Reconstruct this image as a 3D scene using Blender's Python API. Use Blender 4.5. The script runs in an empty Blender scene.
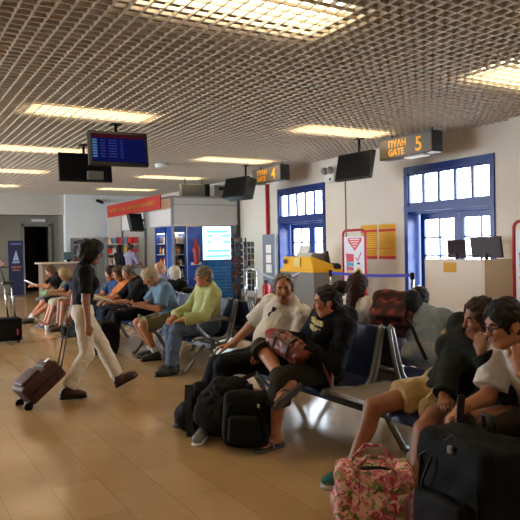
import bpy, bmesh, math, random
import numpy as np
from mathutils import Vector, Matrix, Euler
random.seed(7)
rng = np.random.default_rng(7)
SC = bpy.context.scene
COL = SC.collection
PI = math.pi

# ------------------------------------------------------------------ camera
def set_camera():
    yaw, pit, rol = math.radians(30.5), math.radians(-1.03), math.radians(-1.1)
    F = Vector((math.sin(yaw)*math.cos(pit), math.cos(yaw)*math.cos(pit), math.sin(pit)))
    R0 = Vector((math.cos(yaw), -math.sin(yaw), 0)); U0 = R0.cross(F)
    R = math.cos(rol)*R0 + math.sin(rol)*U0
    U = -math.sin(rol)*R0 + math.cos(rol)*U0
    cam = bpy.data.cameras.new('camera'); o = bpy.data.objects.new('camera', cam)
    COL.objects.link(o)
    m = Matrix((R, U, -F)).transposed().to_4x4(); m.translation = Vector((0, 0, 1.5))
    o.matrix_world = m
    cam.sensor_width = 36; cam.sensor_fit = 'HORIZONTAL'; cam.lens = 36*645/520.0
    cam.clip_end = 200
    SC.camera = o
set_camera()

# ------------------------------------------------------------------ world, exposure
W = bpy.data.worlds.new('sky'); SC.world = W; W.use_nodes = True
wn = W.node_tree.nodes; bg = wn['Background']
bg.inputs[0].default_value = (0.80, 0.90, 1.0, 1); bg.inputs[1].default_value = 9.5
SC.view_settings.view_transform = 'Standard'; SC.view_settings.look = 'None'
SC.view_settings.gamma = 1; SC.view_settings.use_curve_mapping = False
SC.view_settings.exposure = 1.02
SC.cycles.max_bounces = 8; SC.cycles.diffuse_bounces = 5; SC.cycles.glossy_bounces = 3
SC.cycles.transparent_max_bounces = 12
SC.cycles.sample_clamp_indirect = 4.0
LAMP_STRENGTH = 6.5

# low sun coming in through the gate windows
sl = bpy.data.lights.new('sun', 'SUN'); sl.energy = 3.0; sl.angle = math.radians(1.5); sl.color = (1, .93, .82)
so = bpy.data.objects.new('sun', sl); COL.objects.link(so)
so.rotation_euler = Vector((-6, -5.1, -2.1)).to_track_quat('-Z', 'Y').to_euler()

def portal(loc, rot, sx, sy):
    l = bpy.data.lights.new('window_portal', 'AREA'); l.shape = 'RECTANGLE'; l.size = sx; l.size_y = sy
    l.cycles.is_portal = True
    o = bpy.data.objects.new('window_portal', l); o.location = loc; o.rotation_euler = rot; COL.objects.link(o)

# ------------------------------------------------------------------ materials
def lin(h):
    h = h.lstrip('#'); c = [int(h[i:i+2], 16)/255 for i in (0, 2, 4)]
    return tuple((x/12.92 if x <= .04045 else ((x+.055)/1.055)**2.4) for x in c) + (1,)
MATS = {}
def pm(name, col, rough=.6, metal=0, bump=None, var=None, spec=.5, emit=None, bdist=.01):
    """principled material; bump=(scale,strength); var=(scale,colour2[,detail])"""
    if name in MATS: return MATS[name]
    m = bpy.data.materials.new(name); m.use_nodes = True; nt = m.node_tree; b = nt.nodes['Principled BSDF']
    b.inputs['Base Color'].default_value = lin(col); b.inputs['Roughness'].default_value = rough
    b.inputs['Metallic'].default_value = metal; b.inputs['Specular IOR Level'].default_value = spec
    tc = nt.nodes.new('ShaderNodeTexCoord')
    if var:
        n = nt.nodes.new('ShaderNodeTexNoise'); n.inputs['Scale'].default_value = var[0]; n.inputs['Detail'].default_value = 4
        r = nt.nodes.new('ShaderNodeValToRGB'); r.color_ramp.elements[0].color = lin(col); r.color_ramp.elements[1].color = lin(var[1])
        r.color_ramp.elements[0].position = .35; r.color_ramp.elements[1].position = .68
        nt.links.new(tc.outputs['Object'], n.inputs['Vector']); nt.links.new(n.outputs['Fac'], r.inputs[0])
        nt.links.new(r.outputs[0], b.inputs['Base Color'])
    if bump:
        n = nt.nodes.new('ShaderNodeTexNoise'); n.inputs['Scale'].default_value = bump[0]; n.inputs['Detail'].default_value = 3
        bp = nt.nodes.new('ShaderNodeBump'); bp.inputs['Strength'].default_value = bump[1]; bp.inputs['Distance'].default_value = bdist
        nt.links.new(tc.outputs['Object'], n.inputs['Vector']); nt.links.new(n.outputs['Fac'], bp.inputs['Height'])
        nt.links.new(bp.outputs[0], b.inputs['Normal'])
    if emit:
        b.inputs['Emission Color'].default_value = lin(emit[0]); b.inputs['Emission Strength'].default_value = emit[1]
    MATS[name] = m; return m

def floor_mat():
    m = bpy.data.materials.new('polished_tile'); m.use_nodes = True; nt = m.node_tree; b = nt.nodes['Principled BSDF']
    tc = nt.nodes.new('ShaderNodeTexCoord')
    mp = nt.nodes.new('ShaderNodeMapping'); mp.inputs['Rotation'].default_value = (0, 0, PI/2)
    br = nt.nodes.new('ShaderNodeTexBrick'); br.inputs['Scale'].default_value = 1
    br.inputs['Brick Width'].default_value = .6; br.inputs['Row Height'].default_value = .3
    br.inputs['Mortar Size'].default_value = .003; br.inputs['Mortar Smooth'].default_value = .4
    br.inputs['Color1'].default_value = lin('#bf9f73'); br.inputs['Color2'].default_value = lin('#b49467'); br.inputs['Mortar'].default_value = lin('#97805f')
    n = nt.nodes.new('ShaderNodeTexNoise'); n.inputs['Scale'].default_value = 2.3; n.inputs['Detail'].default_value = 6
    mx = nt.nodes.new('ShaderNodeMix'); mx.data_type = 'RGBA'; mx.blend_type = 'MULTIPLY'
    r = nt.nodes.new('ShaderNodeValToRGB'); r.color_ramp.elements[0].color = (.82, .8, .78, 1); r.color_ramp.elements[1].color = (1.08, 1.06, 1.04, 1)
    mx.inputs[0].default_value = 1
    L = nt.links.new
    L(tc.outputs['Object'], mp.inputs[0]); L(mp.outputs[0], br.inputs['Vector']); L(tc.outputs['Object'], n.inputs['Vector'])
    L(n.outputs['Fac'], r.inputs[0]); L(br.outputs['Color'], mx.inputs[6]); L(r.outputs[0], mx.inputs[7]); L(mx.outputs[2], b.inputs['Base Color'])
    n2 = nt.nodes.new('ShaderNodeTexNoise'); n2.inputs['Scale'].default_value = 7
    mr = nt.nodes.new('ShaderNodeMapRange'); mr.inputs[3].default_value = .1; mr.inputs[4].default_value = .2
    L(tc.outputs['Object'], n2.inputs['Vector']); L(n2.outputs['Fac'], mr.inputs[0]); L(mr.outputs[0], b.inputs['Roughness'])
    b.inputs['Specular IOR Level'].default_value = .5
    return m

def glass_mat():
    m = bpy.data.materials.new('window_glass'); m.use_nodes = True; nt = m.node_tree
    for n in list(nt.nodes): nt.nodes.remove(n)
    o = nt.nodes.new('ShaderNodeOutputMaterial'); t = nt.nodes.new('ShaderNodeBsdfTransparent'); g = nt.nodes.new('ShaderNodeBsdfGlossy')
    g.inputs['Roughness'].default_value = .02
    mx = nt.nodes.new('ShaderNodeMixShader'); mx.inputs[0].default_value = .06
    nt.links.new(t.outputs[0], mx.inputs[1]); nt.links.new(g.outputs[0], mx.inputs[2]); nt.links.new(mx.outputs[0], o.inputs[0])
    return m

def floral_mat():
    m = bpy.data.materials.new('floral_print'); m.use_nodes = True; nt = m.node_tree; b = nt.nodes['Principled BSDF']
    tc = nt.nodes.new('ShaderNodeTexCoord'); v = nt.nodes.new('ShaderNodeTexVoronoi'); v.inputs['Scale'].default_value = 44
    n = nt.nodes.new('ShaderNodeTexNoise'); n.inputs['Scale'].default_value = 18; n.inputs['Detail'].default_value = 3
    ad = nt.nodes.new('ShaderNodeMix'); ad.data_type = 'VECTOR'; ad.inputs[0].default_value = .12
    r = nt.nodes.new('ShaderNodeValToRGB'); cr = r.color_ramp; cr.interpolation = 'CONSTANT'
    cols = ['#e3a2a4', '#b9506a', '#e8c9bb', '#8f9a55', '#d9808c', '#5d6b3a', '#eeb7b0', '#a83b55', '#d9c7a0', '#c96f7f']
    cr.elements[0].color = lin(cols[0]); cr.elements[1].position = .1; cr.elements[1].color = lin(cols[1])
    for i, c in enumerate(cols[2:]):
        e = cr.elements.new(.2+.1*i); e.color = lin(c)
    L = nt.links.new
    L(tc.outputs['Object'], n.inputs['Vector']); L(tc.outputs['Object'], ad.inputs[4]); L(n.outputs['Color'], ad.inputs[5])
    L(ad.outputs[1], v.inputs['Vector'])
    sp = nt.nodes.new('ShaderNodeSeparateColor'); L(v.outputs['Color'], sp.inputs[0]); L(sp.outputs[0], r.inputs[0]); L(r.outputs[0], b.inputs['Base Color'])
    b.inputs['Roughness'].default_value = .8
    return m

def plaid_mat():
    m = bpy.data.materials.new('red_plaid'); m.use_nodes = True; nt = m.node_tree; b = nt.nodes['Principled BSDF']
    tc = nt.nodes.new('ShaderNodeTexCoord'); L = nt.links.new
    w1 = nt.nodes.new('ShaderNodeTexWave'); w1.bands_direction = 'Z'; w1.inputs['Scale'].default_value = 3.4
    w2 = nt.nodes.new('ShaderNodeTexWave'); w2.bands_direction = 'Y'; w2.inputs['Scale'].default_value = 3.4
    a = nt.nodes.new('ShaderNodeMath'); a.operation = 'MULTIPLY'
    r = nt.nodes.new('ShaderNodeValToRGB'); r.color_ramp.elements[0].color = lin('#2c0e0d'); r.color_ramp.elements[1].color = lin('#8c3424')
    e = r.color_ramp.elements.new(.45); e.color = lin('#5c1c15')
    for w in (w1, w2): L(tc.outputs['Object'], w.inputs['Vector'])
    L(w1.outputs['Fac'], a.inputs[0]); L(w2.outputs['Fac'], a.inputs[1]); L(a.outputs[0], r.inputs[0]); L(r.outputs[0], b.inputs['Base Color'])
    b.inputs['Roughness'].default_value = .75
    return m

def emit_mat(name, col, s):
    m = bpy.data.materials.new(name); m.use_nodes = True; nt = m.node_tree
    for n in list(nt.nodes): nt.nodes.remove(n)
    o = nt.nodes.new('ShaderNodeOutputMaterial'); e = nt.nodes.new('ShaderNodeEmission')
    e.inputs[0].default_value = lin(col); e.inputs[1].default_value = s
    nt.links.new(e.outputs[0], o.inputs[0]); return m

M_WALL = pm('warm_plaster', '#ddd5c8', .85, bump=(60, .08), var=(1.2, '#d6cdc0'))
M_WALLB = pm('cool_plaster', '#dde1e3', .85, bump=(60, .08))
M_CEIL = pm('lattice_paint', '#c4b9aa', .6)
M_PLEN = pm('plenum_concrete', '#8a8178', .9)
M_BLUE = pm('blue_gloss_paint', '#0d3380', .35, var=(5, '#0b2d72'))
M_GLASS = glass_mat()
M_FLOOR = floor_mat()
M_BLACK = pm('black_plastic', '#0b0b0c', .5, spec=.3)
M_DGREY = pm('dark_grey_metal', '#45474a', .45, .5)
M_STEEL = pm('brushed_steel', '#8d9296', .32, .9)
M_CHROME = pm('chrome', '#c8ccd0', .15, 1)
M_SEATBLUE = pm('navy_seat_vinyl', '#1b2a55', .38, var=(6, '#16244a'))
M_LAMIN = pm('grey_laminate', '#8b8074', .3, var=(3, '#83796d'))
M_WHITE = pm('white_panel', '#d9dad8', .5)
M_CREAM = pm('cream_laminate', '#d9cdbd', .5)
M_YEL = pm('yellow_laminate', '#e8b010', .4)
M_RED = pm('red_paint', '#b3202c', .4)
M_PAPER = pm('white_paper', '#eeeeea', .7)
M_GREYPOD = pm('grey_laminate_cool', '#7c7a77', .5)

# ------------------------------------------------------------------ mesh builders
class MB:
    def __init__(s): s.bm = bmesh.new()
    def _merge(s, b2, mi=0):
        for f in b2.faces: f.material_index = mi
        me = bpy.data.meshes.new('tmp'); b2.to_mesh(me); b2.free(); s.bm.from_mesh(me); bpy.data.meshes.remove(me)
    def box(s, c, size, rot=None, bev=0, seg=2, mi=0):
        b = bmesh.new(); bmesh.ops.create_cube(b, size=1)
        bmesh.ops.scale(b, vec=size, verts=b.verts)
        if bev: bmesh.ops.bevel(b, geom=b.edges[:], offset=bev, segments=seg, affect='EDGES', profile=.5)
        if rot is not None:
            if isinstance(rot, (int, float)): rot = Matrix.Rotation(rot, 3, 'Z')
            bmesh.ops.rotate(b, matrix=rot, verts=b.verts)
        bmesh.ops.translate(b, vec=c, verts=b.verts)
        s._merge(b, mi); return s
    def bx(s, x0, x1, y0, y1, z0, z1, bev=0, mi=0):
        return s.box(((x0+x1)/2, (y0+y1)/2, (z0+z1)/2), (abs(x1-x0), abs(y1-y0), abs(z1-z0)), bev=bev, mi=mi)
    def cyl(s, p0, p1, r0, r1=None, seg=14, mi=0):
        return s.tube([p0, p1], [r0, r0 if r1 is None else r1], seg, mi=mi)
    def tube(s, pts, r, seg=8, closed=False, flat=1.0, mi=0, up=None):
        pts = [Vector(p) for p in pts]; n = len(pts)
        rs = list(r) if isinstance(r, (list, tuple)) else [r]*n
        rings = []; prev = None
        for i, p in enumerate(pts):
            a = pts[(i-1) % n] if (closed or i > 0) else p
            b = pts[(i+1) % n] if (closed or i < n-1) else p
            t = (b-a).normalized()
            if up is not None: nn = Vector(up) - t*Vector(up).dot(t)
            elif prev is None:
                ref = Vector((0, 0, 1)) if abs(t.z) < .9 else Vector((1, 0, 0)); nn = ref - t*ref.dot(t)
            else: nn = prev - t*prev.dot(t)
            nn.normalize(); prev = nn; bb = t.cross(nn)
            rings.append([s.bm.verts.new(p + nn*math.cos(2*PI*k/seg)*rs[i] + bb*math.sin(2*PI*k/seg)*rs[i]*flat) for k in range(seg)])
        m = n if closed else n-1
        for i in range(m):
            A, B = rings[i], rings[(i+1) % n]
            for k in range(seg):
                f = s.bm.faces.new((A[k], A[(k+1) % seg], B[(k+1) % seg], B[k])); f.material_index = mi; f.smooth = True
        if not closed:
            f = s.bm.faces.new(rings[0][::-1]); f.material_index = mi
            f = s.bm.faces.new(rings[-1]); f.material_index = mi
        return s
    def prism(s, loop, ext, mi=0):
        ext = Vector(ext); a = [s.bm.verts.new(Vector(p)) for p in loop]; b = [s.bm.verts.new(Vector(p)+ext) for p in loop]
        n = len(loop)
        fs = [s.bm.faces.new(a[::-1]), s.bm.faces.new(b)]
        for i in range(n): fs.append(s.bm.faces.new((a[i], a[(i+1) % n], b[(i+1) % n], b[i])))
        for f in fs: f.material_index = mi
        return s
    def lathe(s, prof, c, seg=16, mi=0):
        c = Vector(c); rings = []
        for r, z in prof:
            rings.append([s.bm.verts.new(c+Vector((max(r, .0004)*math.cos(2*PI*k/seg), max(r, .0004)*math.sin(2*PI*k/seg), z))) for k in range(seg)])
        for A, B in zip(rings, rings[1:]):
            for k in range(seg):
                f = s.bm.faces.new((A[k], A[(k+1) % seg], B[(k+1) % seg], B[k])); f.smooth = True; f.material_index = mi
        f = s.bm.faces.new(rings[0][::-1]); f.material_index = mi
        f = s.bm.faces.new(rings[-1]); f.material_index = mi
        return s
    def sphere(s, c, r, seg=12, mi=0, scale=(1, 1, 1)):
        b = bmesh.new(); bmesh.ops.create_uvsphere(b, u_segments=seg, v_segments=max(6, seg//2+2), radius=r)
        bmesh.ops.scale(b, vec=scale, verts=b.verts)
        for f in b.faces: f.smooth = True
        bmesh.ops.translate(b, vec=c, verts=b.verts); s._merge(b, mi); return s
    def ribbon(s, pts, w, th, up=(0, 0, 1), mi=0):
        """flat strap: sweep of a w x th rectangle; w lies along 'up'"""
        up = Vector(up); pts = [Vector(p) for p in pts]; rings = []
        for i, p in enumerate(pts):
            t = (pts[min(i+1, len(pts)-1)]-pts[max(i-1, 0)]).normalized(); a = (up-t*up.dot(t)).normalized(); b = t.cross(a)
            rings.append([s.bm.verts.new(p+a*sx*w/2+b*sy*th/2) for sx, sy in ((1, 1), (-1, 1), (-1, -1), (1, -1))])
        for A, B in zip(rings, rings[1:]):
            for k in range(4): s.bm.faces.new((A[k], A[(k+1) % 4], B[(k+1) % 4], B[k])).material_index = mi
        s.bm.faces.new(rings[0][::-1]); s.bm.faces.new(rings[-1]); return s
    def done(s, name, mat, parent=None, smooth=False):
        """link as ONE object; vertices are moved relative to the parent's location"""
        bmesh.ops.recalc_face_normals(s.bm, faces=s.bm.faces)
        me = bpy.data.meshes.new(name); s.bm.to_mesh(me); s.bm.free()
        for m in (mat if isinstance(mat, (list, tuple)) else [mat]): me.materials.append(m)
        if smooth: me.shade_smooth()
        o = bpy.data.objects.new(name, me); COL.objects.link(o)
        return place(o, parent)

def wloc(o):
    v = Vector((0, 0, 0))
    while o is not None: v = v + Vector(o.location); o = o.parent
    return v
def recenter(o):
    """put a top-level mesh's origin at the middle of its base"""
    me = o.data; n = len(me.vertices); co = np.empty(n*3, np.float32); me.vertices.foreach_get('co', co); co = co.reshape(-1, 3)
    c = Vector(((co[:, 0].min()+co[:, 0].max())/2, (co[:, 1].min()+co[:, 1].max())/2, co[:, 2].min()))
    me.transform(Matrix.Translation(-c)); o.location = Vector(o.location)+c; return o
def place(o, parent):
    if parent is not None:
        o.data.transform(Matrix.Translation(-wloc(parent))); o.parent = parent
    return o
def tag(o, label=None, cat=None, group=None, kind=None):
    if label: o['label'] = label
    if cat: o['category'] = cat
    if group: o['group'] = group
    if kind: o['kind'] = kind
    return o
def thing(name, loc, label, cat, group=None):
    o = bpy.data.objects.new(name, None); o.empty_display_size = .1; o.location = loc; COL.objects.link(o)
    return tag(o, label, cat, group)
def single(name, mb, mat, label, cat, group=None, smooth=False):
    return tag(recenter(mb.done(name, mat, None, smooth)), label, cat, group)
def struct(name, mb, mat, parent=None):
    o = mb.done(name, mat, parent)
    if parent is None: tag(o, kind='structure')
    return o
def dup(root, loc, label=None, group=None, rz=None):
    r = root.copy(); COL.objects.link(r); r.location = loc
    if rz is not None: r.rotation_euler = (0, 0, rz)
    if label: r['label'] = label
    if group: r['group'] = group
    for ch in list(root.children):
        c = ch.copy(); COL.objects.link(c); c.parent = r
        for g in ch.children:
            d = g.copy(); COL.objects.link(d); d.parent = c
    return r
def text(body, size, origin, right, up, mat, name='lettering', parent=None, depth=.004, align='LEFT', bold=0.0):
    cu = bpy.data.curves.new('lettering', 'FONT'); cu.body = body; cu.size = size; cu.extrude = depth; cu.offset = bold; cu.align_x = align
    o = bpy.data.objects.new('tmp_text', cu); COL.objects.link(o)
    dg = bpy.context.evaluated_depsgraph_get(); me = bpy.data.meshes.new_from_object(o.evaluated_get(dg))
    bpy.data.objects.remove(o); bpy.data.curves.remove(cu)
    R = Vector(right).normalized(); U = Vector(up).normalized(); N = R.cross(U)
    m = Matrix((R, U, N)).transposed().to_4x4(); m.translation = Vector(origin); me.transform(m)
    me.materials.clear(); me.materials.append(mat)
    ob = bpy.data.objects.new(name, me); COL.objects.link(ob); return place(ob, parent)
# ------------------------------------------------------------------ implicit-surface modeller for bodies and soft things
def V(*a): return np.array(a, float)
def nrm(v): v = np.asarray(v, float); return v/(np.linalg.norm(v)+1e-12)
class SDF:
    """list of primitives blended with a smooth union, meshed with surface nets"""
    def __init__(s): s.p = []
    def cone(s, a, b, ra, rb, k=.02, cut=False): s.p.append(('c', np.asarray(a, float), np.asarray(b, float), ra, rb, k, cut)); return s
    def ell(s, c, r, fr=None, k=.02): s.p.append(('e', np.asarray(c, float), np.asarray(r, float), np.eye(3) if fr is None else np.asarray(fr), k)); return s
    def rbox(s, c, half, rad, fr=None, k=.01): s.p.append(('b', np.asarray(c, float), np.asarray(half, float), rad, np.eye(3) if fr is None else np.asarray(fr), k)); return s
    def sub(s, c, r, fr=None, k=.01): s.p.append(('s', np.asarray(c, float), np.asarray(r, float), np.eye(3) if fr is None else np.asarray(fr), k)); return s
    def plane(s, p0, n, c=None, rad=None): s.p.append(('p', np.asarray(p0, float), nrm(n), c, rad)); return s   # removes the side n points to
    def noise(s, amp, freq): s.p.append(('n', amp, freq)); return s
    def mesh(s, h):
        lo = V(9e9, 9e9, 9e9); hi = -lo
        for q in s.p:
            if q[0] == 'c': r = max(q[3], q[4]); lo = np.minimum(lo, np.minimum(q[1], q[2])-r); hi = np.maximum(hi, np.maximum(q[1], q[2])+r)
            elif q[0] in 'eb':
                ext = np.abs(q[-2].T) @ (q[2]+(q[3] if q[0] == 'b' else 0)); lo = np.minimum(lo, q[1]-ext); hi = np.maximum(hi, q[1]+ext)
        lo -= 3*h+.015; hi += 3*h+.015
        n = np.ceil((hi-lo)/h).astype(int)+1
        F = np.full(n, .12)
        ax = [lo[i]+h*np.arange(n[i]) for i in range(3)]
        def subg(a, b):
            i0 = np.clip(np.floor((a-lo)/h).astype(int), 0, n-1); i1 = np.clip(np.ceil((b-lo)/h).astype(int)+1, 1, n)
            sl = tuple(slice(i0[j], i1[j]) for j in range(3))
            return sl, np.stack(np.meshgrid(*[ax[j][sl[j]] for j in range(3)], indexing='ij'), -1)
        for q in s.p:
            if q[0] == 'c':
                _, a, b, ra, rb, k, cut = q; m = max(ra, rb)+k+2*h+.01
                sl, P = subg(np.minimum(a, b)-m, np.maximum(a, b)+m)
                ab = b-a; L2 = ab@ab+1e-12; t = ((P-a)@ab)/L2; tc = np.clip(t, 0, 1)
                d = np.linalg.norm(P-a-tc[..., None]*ab, axis=-1)-(ra+(rb-ra)*tc)
                if cut: d = np.maximum(d, (t-1)*math.sqrt(L2))
            elif q[0] in 'es':
                _, c, r, fr, k = q; m = max(r)+k+2*h+.01
                sl, P = subg(c-m, c+m); D = (P-c)@fr.T; k0 = np.linalg.norm(D/r, axis=-1); k1 = np.linalg.norm(D/(r*r), axis=-1)+1e-9
                d = k0*(k0-1)/k1; d = np.where(k0 < 1e-3, -min(r), d)
            elif q[0] == 'b':
                _, c, hf, rad, fr, k = q; m = np.linalg.norm(hf)+rad+k+2*h+.01
                sl, P = subg(c-m, c+m); D = np.abs((P-c)@fr.T)-hf
                d = np.linalg.norm(np.maximum(D, 0), axis=-1)+np.minimum(D.max(-1), 0)-rad
            elif q[0] == 'p':
                _, p0, nn, c, rad = q
                if c is None: sl, P = subg(lo, hi)
                else: sl, P = subg(np.asarray(c)-rad, np.asarray(c)+rad)
                F[sl] = np.maximum(F[sl], (P-p0)@nn); continue
            elif q[0] == 'n':
                _, amp, fq = q; sl, P = subg(lo, hi); w = P*fq
                a = np.sin(w[..., 0]*1.0+1.7*np.sin(w[..., 1]*.7+w[..., 2]*.5)); b = np.sin(w[..., 2]*1.3+1.3*np.sin(w[..., 0]*.9-w[..., 1]*.6)); c = np.sin(w[..., 1]*1.1+1.5*np.sin(w[..., 2]*.8+w[..., 0]*.4))
                F = F+amp*(a+b+c)/2.0; continue
            G = F[sl]
            if q[0] == 's':
                hh = np.clip(.5-.5*(G+d)/k, 0, 1); F[sl] = G*(1-hh)-d*hh+k*hh*(1-hh)
            else:
                hh = np.clip(.5+.5*(G-d)/k, 0, 1); F[sl] = G*(1-hh)+d*hh-k*hh*(1-hh)
        for a in range(3):
            sl = [slice(None)]*3; sl[a] = 0; F[tuple(sl)] = np.maximum(F[tuple(sl)], .01); sl[a] = -1; F[tuple(sl)] = np.maximum(F[tuple(sl)], .01)
        return nets(F, lo, h)
def nets(F, lo, h):
    S = F < 0; n = np.array(F.shape); stride = np.array([n[1]*n[2], n[2], 1])
    ids, pts, quads, flips = [], [], [], []
    for a in range(3):
        A = [slice(None)]*3; B = [slice(None)]*3; A[a] = slice(0, -1); B[a] = slice(1, None)
        x = S[tuple(A)] != S[tuple(B)]
        I = np.argwhere(x)
        b, c = (a+1) % 3, (a+2) % 3
        ok = (I[:, b] > 0) & (I[:, c] > 0) & (I[:, b] < n[b]-1) & (I[:, c] < n[c]-1); I = I[ok]
        J = I.copy(); J[:, a] += 1
        f0 = F[tuple(I.T)]; f1 = F[tuple(J.T)]; t = f0/(f0-f1)
        P = I.astype(float); P[:, a] += t
        cell = I@stride
        q = np.stack([cell-stride[b]-stride[c], cell-stride[c], cell, cell-stride[b]], 1)
        fl = f0 < 0
        q[~fl] = q[~fl][:, ::-1]
        quads.append(q)
        for j in range(4): ids.append(q[:, j]); pts.append(P)
    ids = np.concatenate(ids); pts = np.concatenate(pts); quads = np.concatenate(quads)
    uq, inv = np.unique(ids, return_inverse=True); cnt = np.bincount(inv)
    v = np.stack([np.bincount(inv, pts[:, i])/cnt for i in range(3)], 1)
    return lo+v*h, np.searchsorted(uq, quads)
def join_parts(parts):
    vs, qs, o = [], [], 0
    for v, q in parts: vs.append(v); qs.append(q+o); o += len(v)
    return np.concatenate(vs), np.concatenate(qs)
def np_obj(name, v, q, mat, parent=None, mi=None):
    me = bpy.data.meshes.new(name); me.vertices.add(len(v)); me.loops.add(q.size); me.polygons.add(len(q))
    me.vertices.foreach_set('co', np.ascontiguousarray(v, np.float32).ravel()); me.loops.foreach_set('vertex_index', q.astype(np.int32).ravel())
    me.polygons.foreach_set('loop_start', np.arange(0, q.size, 4, dtype=np.int32))
    for m in (mat if isinstance(mat, (list, tuple)) else [mat]): me.materials.append(m)
    me.update(calc_edges=True); me.validate()
    me.polygons.foreach_set('use_smooth', np.ones(len(me.polygons), bool))
    if mi is not None and len(mi) == len(me.polygons): me.polygons.foreach_set('material_index', mi.astype(np.int32))
    o = bpy.data.objects.new(name, me); COL.objects.link(o); return place(o, parent)
def sdf_obj(name, sd, h, mat, parent=None): return np_obj(name, *sd.mesh(h), mat, parent)

# ------------------------------------------------------------------ people
def dirv(a): return V(math.cos(math.radians(a)), math.sin(math.radians(a)), 0)
def frame(f, up=(0, 0, 1)):
    f = nrm(f); up = np.asarray(up, float); l = nrm(np.cross(up, f)); u = np.cross(f, l); return np.stack([f, l, u])
def head_frame(yaw, pitch=0, roll=0):
    y, p, r = [math.radians(a) for a in (yaw, pitch, roll)]
    f = V(math.cos(y)*math.cos(p), math.sin(y)*math.cos(p), math.sin(p)); fr = frame(f)
    f, l, u = fr; l2 = l*math.cos(r)+u*math.sin(r); u2 = -l*math.sin(r)+u*math.cos(r); return np.stack([f, l2, u2])
def ik(a, c, l1, l2, hint):
    a = np.asarray(a, float); c = np.asarray(c, float); d = np.linalg.norm(c-a)
    if d > (l1+l2)*.999: c = a+(c-a)/d*(l1+l2)*.999; d = (l1+l2)*.999
    if d < abs(l1-l2)+.02: c = a+nrm(c-a)*(abs(l1-l2)+.02); d = abs(l1-l2)+.02
    x = (l1*l1-l2*l2+d*d)/(2*d); y = math.sqrt(max(l1*l1-x*x, 0)); u = (c-a)/d
    hv = np.asarray(hint, float); hv = hv-u*(hv@u); hv = nrm(hv); return a+u*x+hv*y, c
SKIN = {'tan': ('#b87e5c', '#ad7150'), 'light': ('#c9977a', '#c08a6c'), 'ruddy': ('#c08464', '#b27052'), 'dark': ('#9a6546', '#8e5a3d'), 'brown': ('#a06c4c', '#955f42')}
M_EYEW = pm('eye_white', '#d8d2cc', .25); M_IRIS = pm('iris_brown', '#23160f', .2); M_LIP = None
def skin_mat(k): return pm('skin_'+k, SKIN[k][0], .5, var=(9, SKIN[k][1]), bump=(90, .06))
def lip_mat(k): return pm('lips_'+k, {'tan': '#96564a', 'light': '#a8605a', 'ruddy': '#96564a', 'dark': '#7e463c', 'brown': '#864c40'}[k], .45)
def cloth(name, col, col2=None, rough=.85): return pm(name, col, rough, bump=(13, .75), bdist=.03, var=(5, col2) if col2 else None, spec=.25)

def hand_prims(s, w, d, pn, th, curl, sc=1.0, spread=0.0):
    """w wrist, d hand direction, pn the way the palm faces, th the side the thumb is on"""
    d = nrm(d); pn = nrm(np.asarray(pn)-d*(np.asarray(pn)@d)); ac = nrm(np.cross(pn, d)); ac = ac if ac@np.asarray(th) > 0 else -ac
    offs = (.029, .010, -.010, -.028); lens = (.072, .080, .074, .058)
    s.cone(w-d*.03*sc, w+d*.02*sc, .026*sc, .024*sc, .01)
    for o, ln in zip(offs, lens):
        kn = w+d*(.088-abs(o-.008)*.25)*sc+ac*o*sc
        s.cone(w+d*.015*sc+ac*o*.55*sc, kn, .0155*sc, .0115*sc, .012)
        p = kn; ang = 0; r = .0095*sc
        for j, fr in enumerate((.45, .31, .24)):
            ang += curl*(.75, 1.15, .8)[j]; dd = d*math.cos(ang)+pn*math.sin(ang)+ac*o*spread*6
            e = p+nrm(dd)*ln*fr*sc; s.cone(p, e, r, r*.9, .003); p = e; r *= .9
    b = w+d*.02*sc+ac*.018*sc; m1 = b+nrm(d*.65+ac*.62+pn*.35)*.046*sc; m2 = m1+nrm(d*.9+ac*.12+pn*(.3+.5*curl))*.032*sc; m3 = m2+nrm(d*.9-ac*.15+pn*(.4+.6*curl))*.026*sc
    s.cone(b, m1, .017*sc, .0125*sc, .012); s.cone(m1, m2, .0115*sc, .0105*sc, .003); s.cone(m2, m3, .0102*sc, .008*sc, .003)

def head_prims(s, H, hf, sc, fem, full=0):
    def P(a, b, c): return H+(hf[0]*a+hf[1]*b+hf[2]*c)*sc
    j = .93 if fem else 1.0
    s.ell(P(-.012, 0, .035), V(.1, .078, .09)*sc, hf, .02)
    s.ell(P(.022, 0, -.03), V(.07, .062*j+.004*full, .086)*sc, hf, .03)
    s.cone(P(.045, -.018, -.092), P(.045, .018, -.092), .027*sc*j, .027*sc*j, .03)
    s.cone(P(-.01, -.045*j, -.065), P(.04, -.022, -.09), .022*sc, .02*sc, .03); s.cone(P(-.01, .045*j, -.065), P(.04, .022, -.09), .022*sc, .02*sc, .03)
    s.cone(P(.078, -.03, .026), P(.078, .03, .026), .013*sc, .013*sc, .014)
    for q in (-1, 1):
        s.ell(P(.062, q*.038, -.022), V(.026, .022, .022)*sc, hf, .02)
        s.sub(P(.098, q*.031, .006), V(.02, .018, .012)*sc, hf, .012)
        s.ell(P(.075, q*.031, .006), V(.0145, .017, .0135)*sc, hf, .003); s.sub(P(.093, q*.031, .005), V(.013, .0125, .0055)*sc, hf, .002)
        s.ell(P(-.008, q*.079, -.008), V(.022, .009, .033)*sc, hf, .006)
        s.ell(P(-.02, q*.086, -.002), V(.014, .006, .025)*sc, hf, .004)
    s.cone(P(.088, 0, .015), P(.106, 0, -.024), .0085*sc, .0125*sc, .008); s.ell(P(.094, 0, -.028), V(.013, .0175, .009)*sc, hf, .006)
    s.cone(P(.083, -.017, -.054), P(.083, .017, -.054), .0085*sc, .0085*sc, .004); s.cone(P(.081, -.014, -.064), P(.081, .014, -.064), .0085*sc, .0085*sc, .005)

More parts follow.
